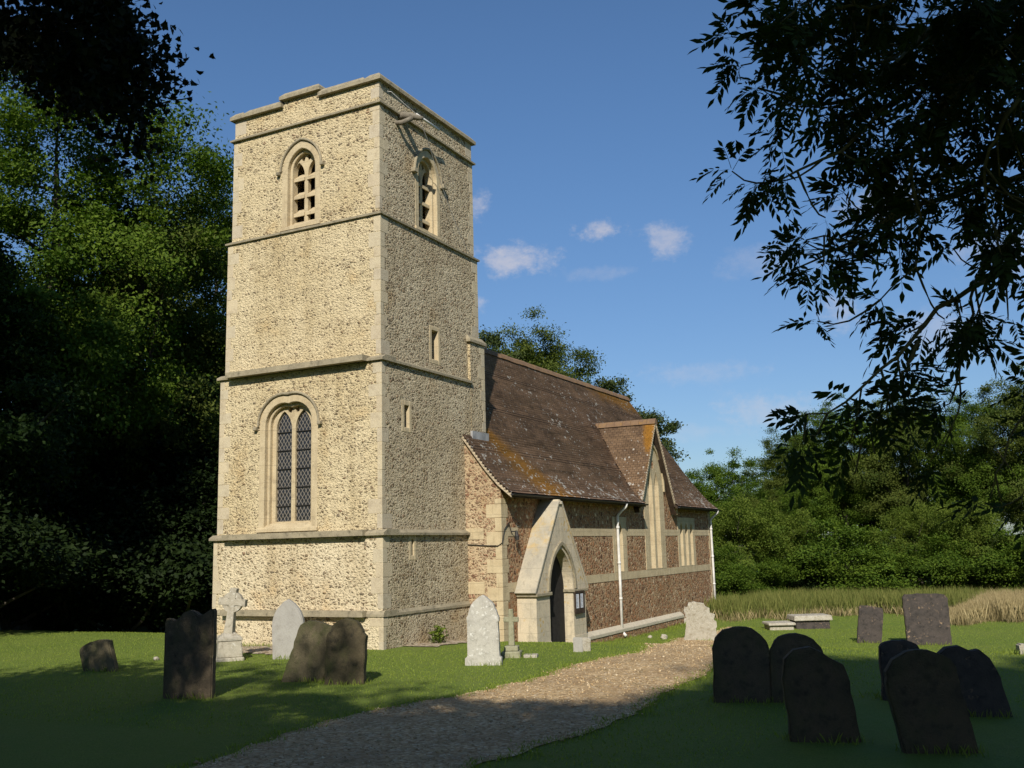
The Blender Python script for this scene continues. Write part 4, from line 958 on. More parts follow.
def unit(v): return v/(np.linalg.norm(v, axis=-1, keepdims=True)+1e-9)
def leaf_quads(c, a, n, L, wd):
    """rhombic leaves: centre c, axis a, normal n; returns 4 corners each"""
    a = unit(a); b_ = unit(np.cross(n, a)); nn = np.cross(a, b_)
    L = np.asarray(L)[:, None]; wd = np.asarray(wd)[:, None]
    v = np.stack([c-a*L*.5, c+b_*wd*.5+nn*L*.06-a*L*.05, c+a*L*.5-nn*L*.05, c-b_*wd*.5+nn*L*.06-a*L*.05], 1)
    return v.reshape(-1, 3)
def quad_faces(n): return np.arange(n*4).reshape(n, 4)
class Kind: pass
def tree_kind(seed, H, R, base, nlobe, nclump, nleaf, leaf, mat, trunk_r, sig=.42, flat=.8, cone=0.0, limbs=14, nofloor=False):
    """meshes of one tree kind: crown of leaves gathered in clumps on several lobes, trunk with limbs"""
    r = np.random.RandomState(seed); zc = (H+base)/2; rz = (H-base)/2
    lob = []
    for i in range(nlobe):
        d = unit(r.normal(size=3)); q = r.uniform(.35, .72)
        c = np.array([d[0]*R*q, d[1]*R*q, zc+d[2]*rz*q]); f = (c[2]-base)/(H-base)
        shrink = 1-cone*f
        c[:2] *= shrink
        lob.append((c, r.uniform(.27, .42)*R*shrink, r.uniform(.20, .32)*rz))
    lob.append((np.array([0, 0, zc]), R*.45, rz*.6))
    cl = []
    for i in range(nclump):
        c, lr, lz = lob[r.randint(len(lob))]; d = unit(r.normal(size=3)); d[2] = d[2]*.8+.15
        cl.append(c+d*np.array([lr, lr, lz])*r.uniform(.72, 1.08))
    cl = np.array(cl)
    ci = r.randint(nclump, size=nleaf); s = r.uniform(.5, 1.25, nclump)*sig*.82
    cen = cl[ci]+r.normal(size=(nleaf, 3))*s[ci][:, None]*np.array([1, 1, flat*.8])
    out = unit(cen-np.array([0, 0, zc-rz*.3])); ax = out*.5+r.normal(size=(nleaf, 3))*.7; ax[:, 2] -= .35
    co_ = unit(cl-np.array([0, 0, zc-rz*.3])+r.normal(size=cl.shape)*R*.25)
    no = r.normal(size=(nleaf, 3))*.42+np.array([0, 0, .45])+co_[ci]*.85
    L = leaf*r.uniform(.7, 1.3, nleaf)
    V = leaf_quads(cen, ax, no, L, L*.6)
    tn = np.clip(r.normal(.5, .22, nleaf)+r.normal(0, .16, nclump)[ci], 0, 1)
    k = Kind(); k.H = float(np.percentile(V[:, 2], 99.8))
    k.crown = np_mesh('crown', V, quad_faces(nleaf), mat, False, np.repeat(tn, 4))
    m = MB(); top = base+(H-base)*.72
    zs = np.linspace(-.3, top, 7); wx = np.cumsum(r.normal(0, .10, 7))*trunk_r*2; wy = np.cumsum(r.normal(0, .10, 7))*trunk_r*2
    tp = np.stack([wx-wx[0], wy-wy[0], zs], -1)
    m.tube(tp, [trunk_r*1.35]+[trunk_r*(1-.85*i/6) for i in range(1, 7)], 10)
    for i in range(limbs):
        q = cl[r.randint(nclump)]; zz = max(base*.75, q[2]-np.hypot(q[0], q[1])*r.uniform(.5, 1.0)); zz = min(zz, top*.95)
        s0 = np.array([np.interp(zz, zs, tp[:, 0]), np.interp(zz, zs, tp[:, 1]), zz]); mid = (s0+q)/2+np.array([0, 0, -.06*np.linalg.norm(q-s0)])+r.normal(0, .2, 3)
        rr = trunk_r*(1-.8*zz/top)*.5+.02
        m.tube([s0, s0*.6+mid*.4, mid, mid*.4+q*.6, q], [rr, rr*.8, rr*.6, rr*.38, rr*.15], 6)
    me = m.mesh('trunk'); me.materials.append(mt_bark); k.trunk = me
    return k
rk = random.Random(77)
def plant_tree(kind, name, label, cat, xy, h=None, sx=1.0, group=None):
    z = float(ground_z(*xy)); o = empty(name, (xy[0], xy[1], z), rk.uniform(0, 6.28)); s = (h/kind.H) if h else 1.0
    o.scale = (s*sx, s*sx, s)
    tag(o, label, cat, group)
    for nm, me in (('trunk', kind.trunk), ('crown', kind.crown)):
        c = bpy.data.objects.new(nm, me); COL.objects.link(c); c.parent = o
    return o
K_big = tree_kind(11, 19, 6.0, 3.0, 24, 420, 130000, .13, ml_mid, .42, .50)
K_big2 = tree_kind(12, 19, 5.6, 2.0, 24, 400, 125000, .13, ml_olive, .38, .46)
K_high = tree_kind(19, 20, 6.2, 8.5, 14, 280, 52000, .21, ml_mid, .42, .50)
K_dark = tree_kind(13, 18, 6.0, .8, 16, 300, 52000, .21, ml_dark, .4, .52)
K_loose = tree_kind(14, 17, 4.6, 5.0, 12, 150, 24000, .20, ml_grey, .30, .42)
K_far = tree_kind(15, 16, 6.2, .8, 22, 300, 60000, .20, ml_mid, .35, .55)
K_bright = tree_kind(16, 8, 4.0, -1.5, 18, 280, 70000, .115, ml_light, .16, .40)
K_shrub = tree_kind(17, 4.5, 2.6, -1.6, 12, 150, 26000, .12, ml_shrub_shade, .10, .34, limbs=8)
K_shrub2 = tree_kind(18, 4.5, 2.6, -1.2, 14, 170, 36000, .10, ml_mid, .10, .34, limbs=8)
def gxy(px, depth):
    q = at(px, 560, depth); return (q[0], q[1])
def topz(px, py, depth): return at(px, py, depth)[2]
def bg(kind, px, depth, top, name, label, cat='tree', sx=1.0, group=None):
    xy = gxy(px, depth); h = topz(px, top, depth)-float(ground_z(*xy)); return plant_tree(kind, name, label, cat, xy, h, sx, group)
GL = 'trees north of the tower'
bg(K_big, 30, 36, 18, 'broadleaf_tree', 'tall broad green tree filling the left edge, sunlit on its upper right side', sx=1.05, group=GL)
bg(K_big2, 140, 42, 158, 'broadleaf_tree', 'rounded green tree between the tall left tree and the tower', sx=1.0, group=GL)
bg(K_big, 212, 48, 176, 'broadleaf_tree', 'green tree whose crown touches the left edge of the tower', sx=.95, group=GL)
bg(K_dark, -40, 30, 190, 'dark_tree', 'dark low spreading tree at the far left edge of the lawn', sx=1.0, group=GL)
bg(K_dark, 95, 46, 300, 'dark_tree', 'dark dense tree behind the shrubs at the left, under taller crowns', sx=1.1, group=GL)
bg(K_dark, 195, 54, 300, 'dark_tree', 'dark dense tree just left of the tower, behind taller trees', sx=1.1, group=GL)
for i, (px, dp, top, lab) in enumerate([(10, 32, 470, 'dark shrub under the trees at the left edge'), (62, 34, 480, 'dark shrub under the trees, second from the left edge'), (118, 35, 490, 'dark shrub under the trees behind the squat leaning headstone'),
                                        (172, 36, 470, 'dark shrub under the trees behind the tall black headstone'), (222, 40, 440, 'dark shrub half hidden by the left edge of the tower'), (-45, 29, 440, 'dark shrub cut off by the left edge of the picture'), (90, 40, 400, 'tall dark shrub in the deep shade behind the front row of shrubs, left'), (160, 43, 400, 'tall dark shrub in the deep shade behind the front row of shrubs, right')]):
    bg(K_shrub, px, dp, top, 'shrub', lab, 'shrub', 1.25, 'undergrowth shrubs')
GN = 'trees behind the nave'
bg(K_big2, 545, 62, 319, 'broadleaf_tree', 'round dark green tree rising behind the nave roof beside the tower', sx=1.05, group=GN)
bg(K_loose, 632, 66, 374, 'thin_tree', 'thin loose tree showing over the east end of the nave roof', sx=1.0, group=GN)
bg(K_loose, 489, 58, 322, 'thin_tree', 'loose leafy tree peeping over the roof right beside the tower', sx=.7, group=GN)
bg(K_big, 585, 70, 372, 'broadleaf_tree', 'lower green crown behind the nave roof between the round tree and the thin tree', sx=.6, group=GN)
GR = 'trees beyond the long grass'
far = [(K_far, 700, 78, 472, 1.0, 'far tree just right of the nave gable'), (K_far, 736, 84, 450, 1.0, 'far domed tree on the skyline right of the nave'), (K_far, 772, 92, 460, 1.1, 'far low tree on the skyline, right of the domed one'),
       (K_big2, 806, 66, 425, 1.1, 'green tree left of the large crowns, at the right of the lawn'), (K_big, 848, 56, 396, 1.05, 'large green tree below the hanging ash twigs'), (K_big2, 915, 54, 390, 1.1, 'large sunlit green tree behind the ash branches, right of another large one'),
       (K_big, 985, 50, 385, 1.1, 'large tree behind the broad flat topped headstone'), (K_big2, 1050, 48, 370, 1.1, 'large tree at the right edge of the picture'), (K_dark, 880, 62, 420, 1.1, 'dark tree behind and between the large green trees at the right'), (K_far, 660, 74, 520, 1.0, 'far tree hidden mostly by the nave gable'),
       (K_dark, 950, 62, 410, 1.1, 'dark tree far behind the broad flat topped headstone'), (K_far, 815, 80, 440, 1.0, 'far tree behind the crown left of the large ones'),
       (K_big, 1120, 46, 370, 1.1, 'tall tree beyond the right edge of the picture, nearest to it'), (K_big2, 1210, 44, 380, 1.1, 'tall tree beyond the right edge of the picture, second from it'), (K_big, 1310, 44, 380, 1.1, 'tall tree beyond the right edge of the picture, third from it')]
for k_, px, dp, top, sx, lab in far: bg(k_, px, dp, top, 'broadleaf_tree', lab, sx=sx, group=GR)
hedge = [(K_bright, 738, 46, 500, 1.0, 'bright yellow green bush right beside the nave corner'), (K_shrub2, 715, 43, 548, 1.2, 'low green bush at the foot of the nave corner'), (K_bright, 795, 48, 512, .9, 'bright bush above the two low tombs'), (K_shrub2, 770, 45, 558, 1.3, 'low green bush between two bright bushes, behind the flat ledger stone'),
         (K_shrub2, 842, 46, 520, 1.5, 'green bush left of the small leaning headstone'), (K_shrub2, 880, 45, 545, 1.4, 'lower green bush right behind the small leaning headstone'), (K_bright, 915, 46, 505, .8, 'bright bush behind the gap between the two far headstones'), (K_shrub2, 945, 44, 535, 1.4, 'green bush right behind the broad flat topped headstone'),
         (K_bright, 985, 44, 500, .9, 'bright bush above the tawny grass'), (K_shrub2, 1020, 42, 530, 1.5, 'green bush at the right edge above the tawny grass'), (K_shrub2, 1060, 40, 530, 1.4, 'green bush cut off by the right edge of the picture'), (K_shrub, 815, 46, 560, 1.3, 'low dark bush behind the raised tomb')]
for k_, px, dp, top, sx, lab in hedge: bg(k_, px, dp, top, 'bush', lab, 'bush', sx, 'bushes along the long grass')

# trees beside and behind the camera, which shade the churchyard's front
GS = 'tall trees west of the churchyard'  # spreading trees overhead and the south row are added, unseen, to block sky light
for kd, xy, h, sx, lab in [(K_high, (-13.6, 11.5), 20, 1.0, 'tall tree left of the view, shading the trees by the lawn'), (K_high, (-11, 20), 21, 1.05, 'tall tree further left, shading the far left lawn'), (K_high, (-12, 28), 21, 1.05, 'tall tree furthest left of the view'),
                           (K_dark, (-31, -6), 16.0, 1.25, 'dark tree behind the viewer, north of the path'), (K_dark, (-29, -16), 14.4, 1.15, 'dark tree straight behind the viewer'), (K_loose, (-30.5, -26), 19, .75, 'tall thin tree behind the viewer, south of the path'),
                           (K_dark, (-24, 2), 12.0, .95, 'broad tree left of and behind the viewer'), (K_dark, (-20, -28), 11, 1.0, 'dark tree right of the viewer'), (K_dark, (-28, 11), 15, 1.0, 'dark tree far to the left of the viewer'),
                           (K_dark, (-38, -11), 18.5, 1.1, 'dark tree far behind the viewer'), (K_loose, (-25.6, -21.2), 16, 1.1, 'dark tree close behind the viewer on the right'), (K_loose, (-40, -27), 25, .9, 'thin tree furthest behind the viewer on the right'), (K_dark, (-27, -10.5), 12.9, 1.25, 'dark tree just behind the viewer on the line of the path'), (K_dark, (-36, -3), 18.5, 1.1, 'dark tree far behind the viewer on the left'), (K_dark, (-36, -18), 18.5, 1.2, 'dark tree far behind the viewer in the middle'), (K_dark, (-21, -6), 10.5, 1.0, 'low dark tree just left of the viewer'), (K_high, (-23, -13), 10.8, 1.0, 'unseen spreading tree right above the viewer, added to block the sky'), (K_high, (-16, -20.5), 9.5, 1.0, 'unseen spreading tree over the right hand side of the viewer, added to block the sky'), (K_high, (-19.5, -4.5), 8.4, 1.15, 'unseen spreading tree over the left hand side of the viewer, added to block the sky'), (K_dark, (-7, -23.5), 8, 1.1, 'unseen low dark tree added on the south to block the sky, nearest the ash'), (K_dark, (2, -25), 8, 1.1, 'unseen low dark tree added on the south to block the sky, second from the ash'), (K_dark, (11, -27), 8.5, 1.1, 'unseen low dark tree added on the south to block the sky, third from the ash'), (K_dark, (-12, -28), 12, 1.0, 'dark tree well to the right of the view')]:
    plant_tree(kd, 'shade_tree', lab, 'tree', xy, h*1.22, sx*.85, GS)

# ---- ash tree at the right: trunk outside the view, hanging branches with feathered leaves
ash = empty('ash_tree', (-11.2, -17.6, 0)); tag(ash, 'ash tree with drooping feathered leaves hanging dark across the top right', 'tree')
rA = np.random.RandomState(21)
def local(P, root): return [np.asarray(q)-np.array(root.location) for q in P]
def curve(pts, n=14, shrink=0.0):
    """smooth 3D curve through (px,py,depth) points"""
    P = np.array([at(q[0]+max(0, 880-q[0])*shrink, q[1], q[2]) for q in pts]); d = np.r_[0, np.cumsum(np.linalg.norm(np.diff(P, axis=0), axis=1))]
    s = np.linspace(0, d[-1], n); Q = np.stack([np.interp(s, d, P[:, k]) for k in range(3)], -1)
    for _ in range(2): Q[1:-1] = (Q[:-2]+2*Q[1:-1]+Q[2:])/4
    return Q
ROOT = np.array([-11.3, -17.0, 5.2])
A_BR = [  # pixel paths of the main hanging branches with their distance from the viewer, thickness at the root
    ([(1120, -40, 7.6), (1010, 0, 7.0), (940, 22, 6.6), (900, 60, 6.4), (870, 92, 6.2), (800, 112, 6.0), (752, 100, 5.9), (715, 88, 5.8)], .045),
    ([(1130, 60, 7.4), (1030, 70, 6.9), (945, 80, 6.5), (895, 90, 6.3), (858, 130, 6.1), (820, 160, 5.9), (780, 165, 5.8), (745, 180, 5.7)], .040),
    ([(1130, 140, 7.6), (1030, 175, 7.0), (940, 195, 6.6), (890, 222, 6.4), (848, 240, 6.2), (800, 252, 6.1), (768, 268, 6.0)], .036),
    ([(1130, 110, 7.2), (1040, 140, 6.7), (960, 165, 6.4), (900, 200, 6.2), (850, 255, 6.0), (832, 248, 6.0), (805, 225, 5.9), (780, 240, 5.85)], .030),
    ([(1140, 190, 7.0), (1060, 235, 6.6), (1005, 268, 6.3), (965, 292, 6.1), (925, 315, 5.9), (917, 332, 5.85), (918, 342, 5.8), (890, 358, 5.75), (872, 372, 5.7), (850, 392, 5.6), (826, 416, 5.5), (800, 420, 5.4), (780, 414, 5.35)], .030),
    ([(918, 342, 5.8), (910, 362, 5.75), (896, 385, 5.7), (880, 410, 5.65), (862, 438, 5.6), (845, 455, 5.6)], .014),
    ([(1090, 200, 6.8), (1010, 235, 6.4), (975, 280, 6.2), (966, 330, 6.1), (962, 380, 6.0), (958, 415, 5.9), (945, 440, 5.85), (930, 462, 5.8)], .019),
    ([(1140, 330, 6.4), (1070, 370, 6.2), (1020, 420, 6.1), (1004, 455, 6.0), (996, 480, 5.9), (990, 500, 5.9)], .019),
    ([(1120, -20, 6.8), (1000, 40, 6.3), (940, 110, 6.1), (900, 160, 6.0), (930, 230, 6.0), (905, 290, 5.9), (880, 300, 5.9)], .030),
    ([(1100, -60, 6.2), (980, -20, 5.9), (880, 5, 5.7), (800, 10, 5.6), (760, 40, 5.6)], .030),
    ([(1090, -70, 6.3), (960, -40, 6.0), (860, -12, 5.8), (810, 22, 5.7), (785, 52, 5.65), (770, 66, 5.6)], .026),
    ([(1090, -90, 6.4), (940, -50, 6.1), (850, -35, 5.9), (780, -10, 5.7), (765, 12, 5.6), (748, 24, 5.6)], .022),
    ([(1130, 20, 6.0), (1050, 60, 5.9), (1000, 120, 5.8), (980, 190, 5.8), (1000, 240, 5.8)], .026),
    ([(1150, 420, 6.3), (1080, 450, 6.2), (1035, 480, 6.1), (1015, 510, 6.0)], .020),
]
bm_ = MB(); tips = []; BQ = []
for q, rad in A_BR:
    Q = curve(q, 22, .26); n = len(Q)
    rads = [rad*(1-.86*i/(n-1)) for i in range(n)]
    Q[1:-1] += rA.normal(0, .012, (n-2, 3))
    BQ += list(Q[2:]); pts = list(Q)
    if rad >= .02:
        st = ROOT+rA.normal(0, .25, 3); pts = [st, (st+Q[0])/2+np.array([0, 0, .4])]+pts; rads = [rad*2.2, rad*1.5]+rads
    bm_.tube(local(pts, ash), rads, 7)
    if rad >= .02:                                                # leafy side twigs on the part of the bough nearer the trunk
        for f_ in np.linspace(.35, 1.0, 9):
            b0 = st*(1-f_)+Q[0]*f_+np.array([0, 0, .4*4*f_*(1-f_)]); dv = unit(rA.normal(size=3)+np.array([0, 0, -.2])); e = b0+dv*rA.uniform(.2, .6)
            bm_.tube(local([b0, (b0+e)/2-np.array([0, 0, .04]), e], ash), [.009, .007, .004], 4, False); tips.append((e, dv))
    # curved twigs, bare at first, with a tuft of leaves at the end
    i = 4
    while i < n:
        tv = unit(Q[i]-Q[i-1]); side = unit(np.cross(tv, rA.normal(size=3))*1.0+tv*rA.uniform(.4, 1.1)+np.array([0, 0, rA.uniform(-.5, .15)])); l = rA.uniform(.16, .50)*(1.0 if rad > .02 else .6)
        e = Q[i]+side*l+np.array([0, 0, .12*l]); md = Q[i]+side*l*.5-np.array([0, 0, .10*l])
        bm_.tube(local([Q[i], (Q[i]+md)/2-np.array([0, 0, .02*l]), md, (md+e)/2-np.array([0, 0, .02]), e], ash), [.008, .007, .006, .005, .004], 4, False)
        tips.append((e, unit(e-md)))
        if rA.rand() < .4: tips.append((md, unit(np.cross(side, rA.normal(size=3)))))
        i += (1 if rA.rand() < .75 else 2) if rad > .02 else 3
    tips.append((Q[-1], unit(Q[-1]-Q[-2])))
trk = [(-11.5, -17.9, -.3), (-11.4, -17.7, 1.2), (-11.2, -17.5, 3.0), (-11.3, -17.1, 5.2), (-11.2, -17.3, 7.5), (-10.8, -17.5, 9.5)]
bm_.tube(local(trk, ash), [.42, .34, .30, .25, .15, .05], 12)
def pinnate(tips_, per, L0, L1, r):
    """feathered leaves: a drooping stalk with paired leaflets, 6 corners per leaflet (two quads)"""
    V = []; T = []
    for tp, dv in tips_:
        for _ in range(per if isinstance(per, int) else (1 if r.rand() < per else 0)):
            L = r.uniform(L0, L1); d = unit(dv+np.array([0, 0, -.12]))
            up = unit(r.normal(0, .5, 3)+np.array([0, 0, 1.0])); sd = unit(np.cross(d, up)); up = np.cross(sd, d)
            npair = r.randint(4, 6); tn = np.clip(r.normal(.5, .25), 0, 1)
            def pos(f): return tp+d*L*f-np.array([0, 0, 1])*L*.28*f*f
            # stalk
            p0, p1 = pos(.0), pos(.96); V += [p0-sd*.0018, p0+sd*.0018, (p0+p1)/2+sd*.0015+np.array([0, 0, .07*L]), (p0+p1)/2-sd*.0015+np.array([0, 0, .07*L])]; T += [.3]*4
            V += [V[-1], V[-2], p1+sd*.001, p1-sd*.001]; T += [.3]*4
            for j in range(npair+1):
                f = .30+.66*j/npair; c0 = pos(f)+np.array([0, 0, .28*f*(1-f)*L])
                for sg in ((-1, 1) if j < npair else (0,)):
                    ld = unit(sd*sg*1.0+d*(.75 if sg else 1.0)+np.array([0, 0, -.30])+r.normal(0, .13, 3)); ll = L*r.uniform(.34, .44)
                    nn = unit(up+r.normal(0, .30, 3)); ls = unit(np.cross(ld, nn)); wv = ll*.17
                    b0 = c0+ld*ll*.05; m0 = c0+ld*ll*.42; m1 = c0+ld*ll*.70; e = c0+ld*ll-up*ll*.08
                    V += [b0, m0+ls*wv, m1+ls*wv*.72, e]; V += [b0, e, m1-ls*wv*.72, m0-ls*wv]; T += [tn]*8
    return np.array(V), np.array(T)
# keep the crown dense towards the upper right and open at the fringe, as on a real hanging bough
extra = []
for _ in range(135):
    px = 1040-abs(rA.normal(0, 120)); py = abs(rA.normal(0, 110)) if rA.rand() < .78 else rA.uniform(0, 480)
    if px < 775+py*.30: continue
    if py > 250 and (px < 985 or rA.rand() < .6): continue
    e = at(px, py, rA.uniform(5.8, 7.6)); dv = unit(rA.normal(size=3)+np.array([0, 0, -.3])); near = np.linalg.norm(np.array(BQ)-e, axis=1); st = BQ[int(near.argmin())]
    if near.min() > 1.1: continue
    bm_.tube(local([st, st*.7+e*.3-np.array([0, 0, .05]), st*.3+e*.7-np.array([0, 0, .05]), e], ash), [.009, .008, .006, .004], 4, False)
    extra.append((e, unit(e-st+dv*.3)))
bm_.build('trunk', mt_twig, ash, smooth=True)
def _low(p):
    q = p-CAM; return 384-FPX*q.dot(CU)/q.dot(CF) > 385
tips = [t_ for t_ in tips if not _low(t_[0]) or rA.rand() < .55]
def tuft(lst, lo, hi): return [(p+rA.normal(0, .012, 3), unit(d*.9+rA.normal(0, .75, 3))) for p, d in lst for _ in range(rA.randint(lo, hi))]
V, T = pinnate(tuft(tips, 4, 8), 1, .15, .24, rA); V2, T2 = pinnate(tuft(extra, 5, 9), 1, .16, .25, rA)
V = np.concatenate([V, V2]); T = np.concatenate([T, T2])
np_mesh('crown', V-np.array(ash.location), quad_faces(len(V)//4), ml_ash, ash, T)
# rest of the ash's crown, above and beyond the frame
r = np.random.RandomState(5); cl = np.array([ROOT+unit(r.normal(size=3))*np.array([4.2, 3.4, 2.4])*r.uniform(.4, 1)+np.array([-1.5, -4.6, 3.6]) for _ in range(90)])
ci = r.randint(90, size=16000); cen = cl[ci]+r.normal(size=(16000, 3))*.45
o = np_mesh('upper_crown', leaf_quads(cen, r.normal(size=(16000, 3)), r.normal(size=(16000, 3))*.6+np.array([0, 0, .8]), np.full(16000, .13), np.full(16000, .05))-np.array(ash.location), quad_faces(16000), ml_ash, ash, np.repeat(r.rand(16000), 4))

# ---- dark maple bough hanging in at the top left
mp = empty('maple_tree', (-16.4, -2.6, 0)); tag(mp, 'maple tree whose near black leafy bough hangs into the top left corner', 'tree')
rM = np.random.RandomState(8); mroot = np.array([-16.3, -2.9, 4.4])
M_BR = [([(-70, -40, 6.6), (0, 22, 6.2), (40, 20, 6.0), (80, 52, 5.8), (110, 80, 5.7), (130, 108, 5.6), (130, 138, 5.5)], .034),
        ([(-60, -80, 6.4), (30, -20, 6.0), (90, 12, 5.8), (130, 40, 5.6), (148, 66, 5.5), (155, 84, 5.45)], .030),
        ([(-70, 10, 6.6), (-10, 40, 6.3), (30, 52, 6.1), (52, 72, 6.0), (70, 95, 5.9)], .022),
        ([(20, -60, 5.8), (80, -20, 5.6), (115, 20, 5.5), (125, 60, 5.4), (120, 95, 5.4)], .024),
        ([(80, 52, 5.8), (88, 75, 5.75), (96, 84, 5.7)], .010)]
mb_ = MB(); MV = []; MT = []
for q, rad in M_BR:
    Q = curve(q, 20); n = len(Q); pts = list(Q); rads = [rad*(1-.85*i/(n-1)) for i in range(n)]
    if rad > .015: pts = [mroot, (mroot+Q[0])/2+np.array([0, 0, .3])]+pts; rads = [rad*2.4, rad*1.6]+rads
    mb_.tube(local(pts, mp), rads, 7)
    for i in range(2, n):
        dens_ = 16 if rad > .015 else 6
        for _ in range(dens_):
            sd = unit(rM.normal(size=3)+np.array([0, 0, -.25])); l = rM.uniform(.04, .21)
            e = Q[i]+sd*l
            if rM.rand() < .35: mb_.tube(local([Q[i], e], mp), [.004, .002], 4, False)
            for _k in range(8):
                c0 = e+rM.normal(0, .055, 3); ax = unit(rM.normal(size=3)*.7+np.array([0, 0, -.6])); nn = unit(rM.normal(size=3)+np.array([.2, .2, .6])); sd2 = unit(np.cross(nn, ax)); s = rM.uniform(.022, .044); tn = rM.rand()
                # five-lobed leaf from two quads and side lobes
                V4 = [c0, c0+sd2*s*.55+ax*s*.30, c0+ax*s*1.0, c0-sd2*s*.55+ax*s*.30]
                MV += V4; MV += [c0, c0+sd2*s*.62-ax*s*.12, c0+sd2*s*.28+ax*s*.46, c0+ax*s*.2]; MV += [c0, c0+ax*s*.2, c0-sd2*s*.28+ax*s*.46, c0-sd2*s*.62-ax*s*.12]; MT += [tn]*12
for q in ([(165, 72, 5.45), (176, 78, 5.44), (187, 84, 5.44)], [(168, 98, 5.45), (178, 101, 5.44), (191, 97, 5.44)]):
    mb_.tube(local(curve(q, 6), mp), [.006, .005, .0045, .004, .003, .002], 5)
mb_.tube(local([(-16.6, -2.4, -.3), (-16.5, -2.5, 1.5), (-16.3, -2.9, 4.4), (-16.2, -2.7, 7.0), (-16.0, -2.6, 9.0)], mp), [.40, .32, .26, .16, .06], 12)
mb_.build('trunk', mt_bark, mp, smooth=True)
MV = np.array(MV); np_mesh('bough_leaves', MV-np.array(mp.location), quad_faces(len(MV)//4), ml_maple, mp, np.array(MT))
r = np.random.RandomState(6); cl = np.array([np.array([-16.6, -1.6, 7.2])+unit(r.normal(size=3))*np.array([2.6, 2.6, 1.8])*r.uniform(.4, 1) for _ in range(60)])
ci = r.randint(60, size=9000); cen = cl[ci]+r.normal(size=(9000, 3))*.4
np_mesh('crown', leaf_quads(cen, r.normal(size=(9000, 3)), r.normal(size=(9000, 3))*.6+np.array([0, 0, .8]), np.full(9000, .15), np.full(9000, .11))-np.array(mp.location), quad_faces(9000), ml_maple, mp, np.repeat(r.rand(9000), 4))

# ---- mown blades, long grass, weeds
def blades(name, x, y, h, wd, mat, r, lean=.35):
    n = len(x); z = ground_z(x, y); a = r.uniform(0, 6.28, n); th = r.uniform(0, 6.28, n)
    bx, by = np.cos(a)*wd/2, np.sin(a)*wd/2; lx, ly = np.cos(th)*h*lean*r.rand(n), np.sin(th)*h*lean*r.rand(n)
    V = np.stack([np.stack([x-bx, y-by, z-.01], -1), np.stack([x+bx, y+by, z-.01], -1), np.stack([x+bx*.6+lx*.4, y+by*.6+ly*.4, z+h*.55], -1), np.stack([x+lx, y+ly, z+h], -1)], 1)
    o = np_mesh(name, V.reshape(-1, 3), quad_faces(n), mat, None, np.repeat(np.clip(r.normal(.5, .28, n), 0, 1), 4)); tag(o, kind='stuff'); return o
ml_lawn = leaf_material('lawn_blade', (0.15, 0.21, 0.025), (0.30, 0.35, 0.070), .40)
ml_tall = leaf_material('meadow_blade', (0.085, 0.115, 0.024), (0.24, 0.235, 0.07), .3)
ml_straw = leaf_material('straw_blade', (0.22, 0.17, 0.08), (0.46, 0.37, 0.20), .2)
r = np.random.RandomState(31); N = 230000
x = np.concatenate([r.uniform(-9, 16, N//2), r.uniform(-4, 34, N-N//2)]); y = np.concatenate([r.uniform(-10, 13, N//2), r.uniform(-15, 1, N-N//2)])
ok = ~((x > -.2) & (x < 22) & (y > -1.2) & (y < 6)); ok &= ~((x > .6) & (x < 4.2) & (y > -.95) & (y < 0)) & ~((x > -1.4) & (x < 0) & (y > 1) & (y < 3.9))
pj = np.stack([pl, pr], 1)
inside = np.zeros(len(x), bool)
for i in range(NP_-1):
    mid = (pl[i]+pr[i])/2; ln2 = np.linalg.norm(pl[i]-pr[i])/2; dv = (pl[i]-pr[i])/(2*ln2); tv = np.array([-dv[1], dv[0]]); st = np.linalg.norm((pl[i+1]+pr[i+1])/2-mid)
    dx, dy = x-mid[0], y-mid[1]
    inside |= (np.abs(dx*dv[0]+dy*dv[1]) < ln2-.12*rs.rand(len(x))) & (np.abs(dx*tv[0]+dy*tv[1]) < st*.75)
ok &= ~inside
x, y = x[ok], y[ok]
blades('lawn_grass', x, y, r.uniform(.015, .035, len(x)), .013, ml_lawn, r, .9)['label'] = 'mown lawn grass'
# belt of long grass from the nave corner to the right, tawny at the right
def belt(px0, px1, d0, d1, n):
    px = r.uniform(px0, px1, n); d = r.uniform(d0, d1, n)*(1+.015*np.sin(px*.11)+.02*np.sin(px*.031)+r.normal(0, .012, n)); P = np.array([at(a, 560, b)[:2] for a, b in zip(px, d)]); return P[:, 0], P[:, 1]
x, y = belt(690, 1090, 38.5, 46, 150000); blades('long_grass', x, y, r.uniform(.25, .95, len(x))*r.uniform(.6, 1, len(x)), .010, ml_tall, r, .35)['label'] = 'long green grass beyond the lawn'
x, y = belt(940, 1095, 34.0, 40.0, 80000); k_ = smooth01((np.array([(np.array([a, b_, 0])-CAM).dot(CR)/(np.array([a, b_, 0])-CAM).dot(CF) for a, b_ in zip(x, y)])*FPX+512-930)/70)
blades('tawny_grass', x, y, r.uniform(.25, .85, len(x))*(.35+.65*k_), .007, ml_straw, r, .35)['label'] = 'dry tawny grass at the right'
x, y = belt(700, 940, 37.8, 38.9, 3500); blades('tawny_grass', x, y, r.uniform(.12, .40, len(x)), .012, ml_straw, r, .6)['label'] = 'dry grass fringe along the lawn'
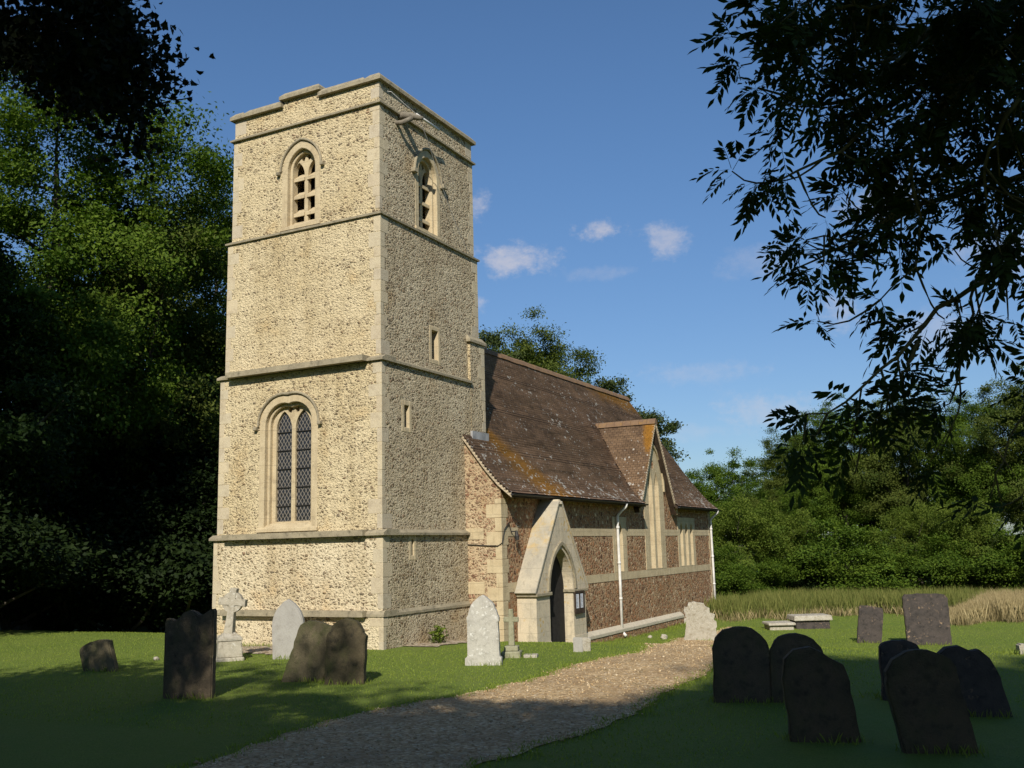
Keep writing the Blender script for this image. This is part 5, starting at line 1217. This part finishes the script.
# grass growing ragged into the path's edges
n = 16000; q = r.randint(0, NP_-1, n); f_ = r.rand(n); sd = r.rand(n) < .5
E_ = np.where(sd[:, None], pl[q]*(1-f_)[:, None]+pl[q+1]*f_[:, None], pr[q]*(1-f_)[:, None]+pr[q+1]*f_[:, None]); inw = np.where(sd[:, None], -dirn[q], dirn[q])
E_ = E_+inw*(r.normal(0, .10, n)+.10*np.sin(q*.9)*np.sin(q*.23))[:, None]
blades('path_edge_grass', E_[:, 0], E_[:, 1], r.uniform(.025, .065, n), .012, ml_lawn, r, .9)['label'] = 'ragged grass along the gravel path'
# unmown tufts along walls and stone feet
tx = np.concatenate([r.uniform(7.5, 21.5, 900), r.uniform(-.5, -.2, 500), r.uniform(4.3, 7.5, 500), np.repeat([14.0, 15.2, 16.2], 160)+r.normal(0, .35, 480)])
ty = np.concatenate([-1.27-np.abs(r.normal(0, .12, 900)), r.uniform(.2, 4.7, 500), -1.72-np.abs(r.normal(0, .06, 500)), -1.5-np.abs(r.normal(0, .25, 480))])
feet = [o.location for o in bpy.data.objects if o.name.startswith(('headstone', 'celtic', 'stone_cross', 'ledger'))]
for p in feet:
    a = r.uniform(0, 6.28, 150); q = r.uniform(.15, .50, 150); tx = np.r_[tx, p.x+np.cos(a)*q*.5]; ty = np.r_[ty, p.y+np.sin(a)*q]
blades('wall_tufts', tx, ty, r.uniform(.03, .12, len(tx)), .010, ml_lawn, r, .8)['label'] = 'unmown grass tufts at wall and stone feet'
n = 9000; q = r.randint(0, NP_-1, n); f_ = r.beta(.8, .8, n); u_ = r.rand(n)
P_ = (pl[q]*(1-u_)[:, None]+pl[q+1]*u_[:, None])*(1-f_)[:, None]+(pr[q]*(1-u_)[:, None]+pr[q+1]*u_[:, None])*f_[:, None]+r.normal(0, .06, (n, 2))
sz = r.uniform(.006, .015, n)*(1+r.rand(n)**6); O_ = np.array([(1, 0, 0), (0, 1, 0), (-1, 0, 0), (0, -1, 0), (0, 0, .8), (0, 0, -.8)])
a = r.uniform(0, 6.28, n); Z_ = ground_z(P_[:, 0], P_[:, 1])+.012+.02*np.sin(math.pi*f_)
V = np.stack([np.stack([P_[:, 0]+sz*(o_[0]*np.cos(a)*1.3-o_[1]*np.sin(a)), P_[:, 1]+sz*(o_[0]*np.sin(a)*1.3+o_[1]*np.cos(a)), Z_+sz*(o_[2]+.3)], -1) for o_ in O_], 1)
T_ = np.array([(0, 1, 4), (1, 2, 4), (2, 3, 4), (3, 0, 4), (1, 0, 5), (2, 1, 5), (3, 2, 5), (0, 3, 5)])
mt_peb, t, b, co = material('loose_pebbles'); g_ = t.new('ShaderNodeNewGeometry')
t.put(b.inputs['Base Color'], t.ramp(g_.outputs['Random Per Island'], [(0, (0.28, 0.19, 0.10)), (.4, (0.42, 0.30, 0.16)), (.75, (0.50, 0.38, 0.22)), (1, (0.60, 0.50, 0.34))]))
tag(np_mesh('path_pebbles', V.reshape(-1, 3), (np.arange(n)[:, None, None]*6+T_[None]).reshape(-1, 3), mt_peb), 'loose pebbles on the gravel path', kind='stuff')
# a leafy weed at the foot of the tower's south side
wd_ = empty('weed', (1.62, -.42, float(ground_z(1.62, -.42)))); tag(wd_, 'bushy green weed at the foot of the tower below the smallest slit', 'weed')
n = 260; cen = r.normal(0, .12, (n, 3))*np.array([1, .6, .9])+np.array([0, 0, .18]); np_mesh('leaves', leaf_quads(cen, r.normal(size=(n, 3)), r.normal(size=(n, 3))*.5+np.array([0, 0, 1]), np.full(n, .10), np.full(n, .045)), quad_faces(n), ml_light, wd_, np.repeat(r.rand(n), 4))
MB().tube([(0, 0, -.05), (.02, 0, .15), (.0, .01, .34)], .006, 5).build('stem', ml_light, wd_)
bpy.context.view_layer.update()
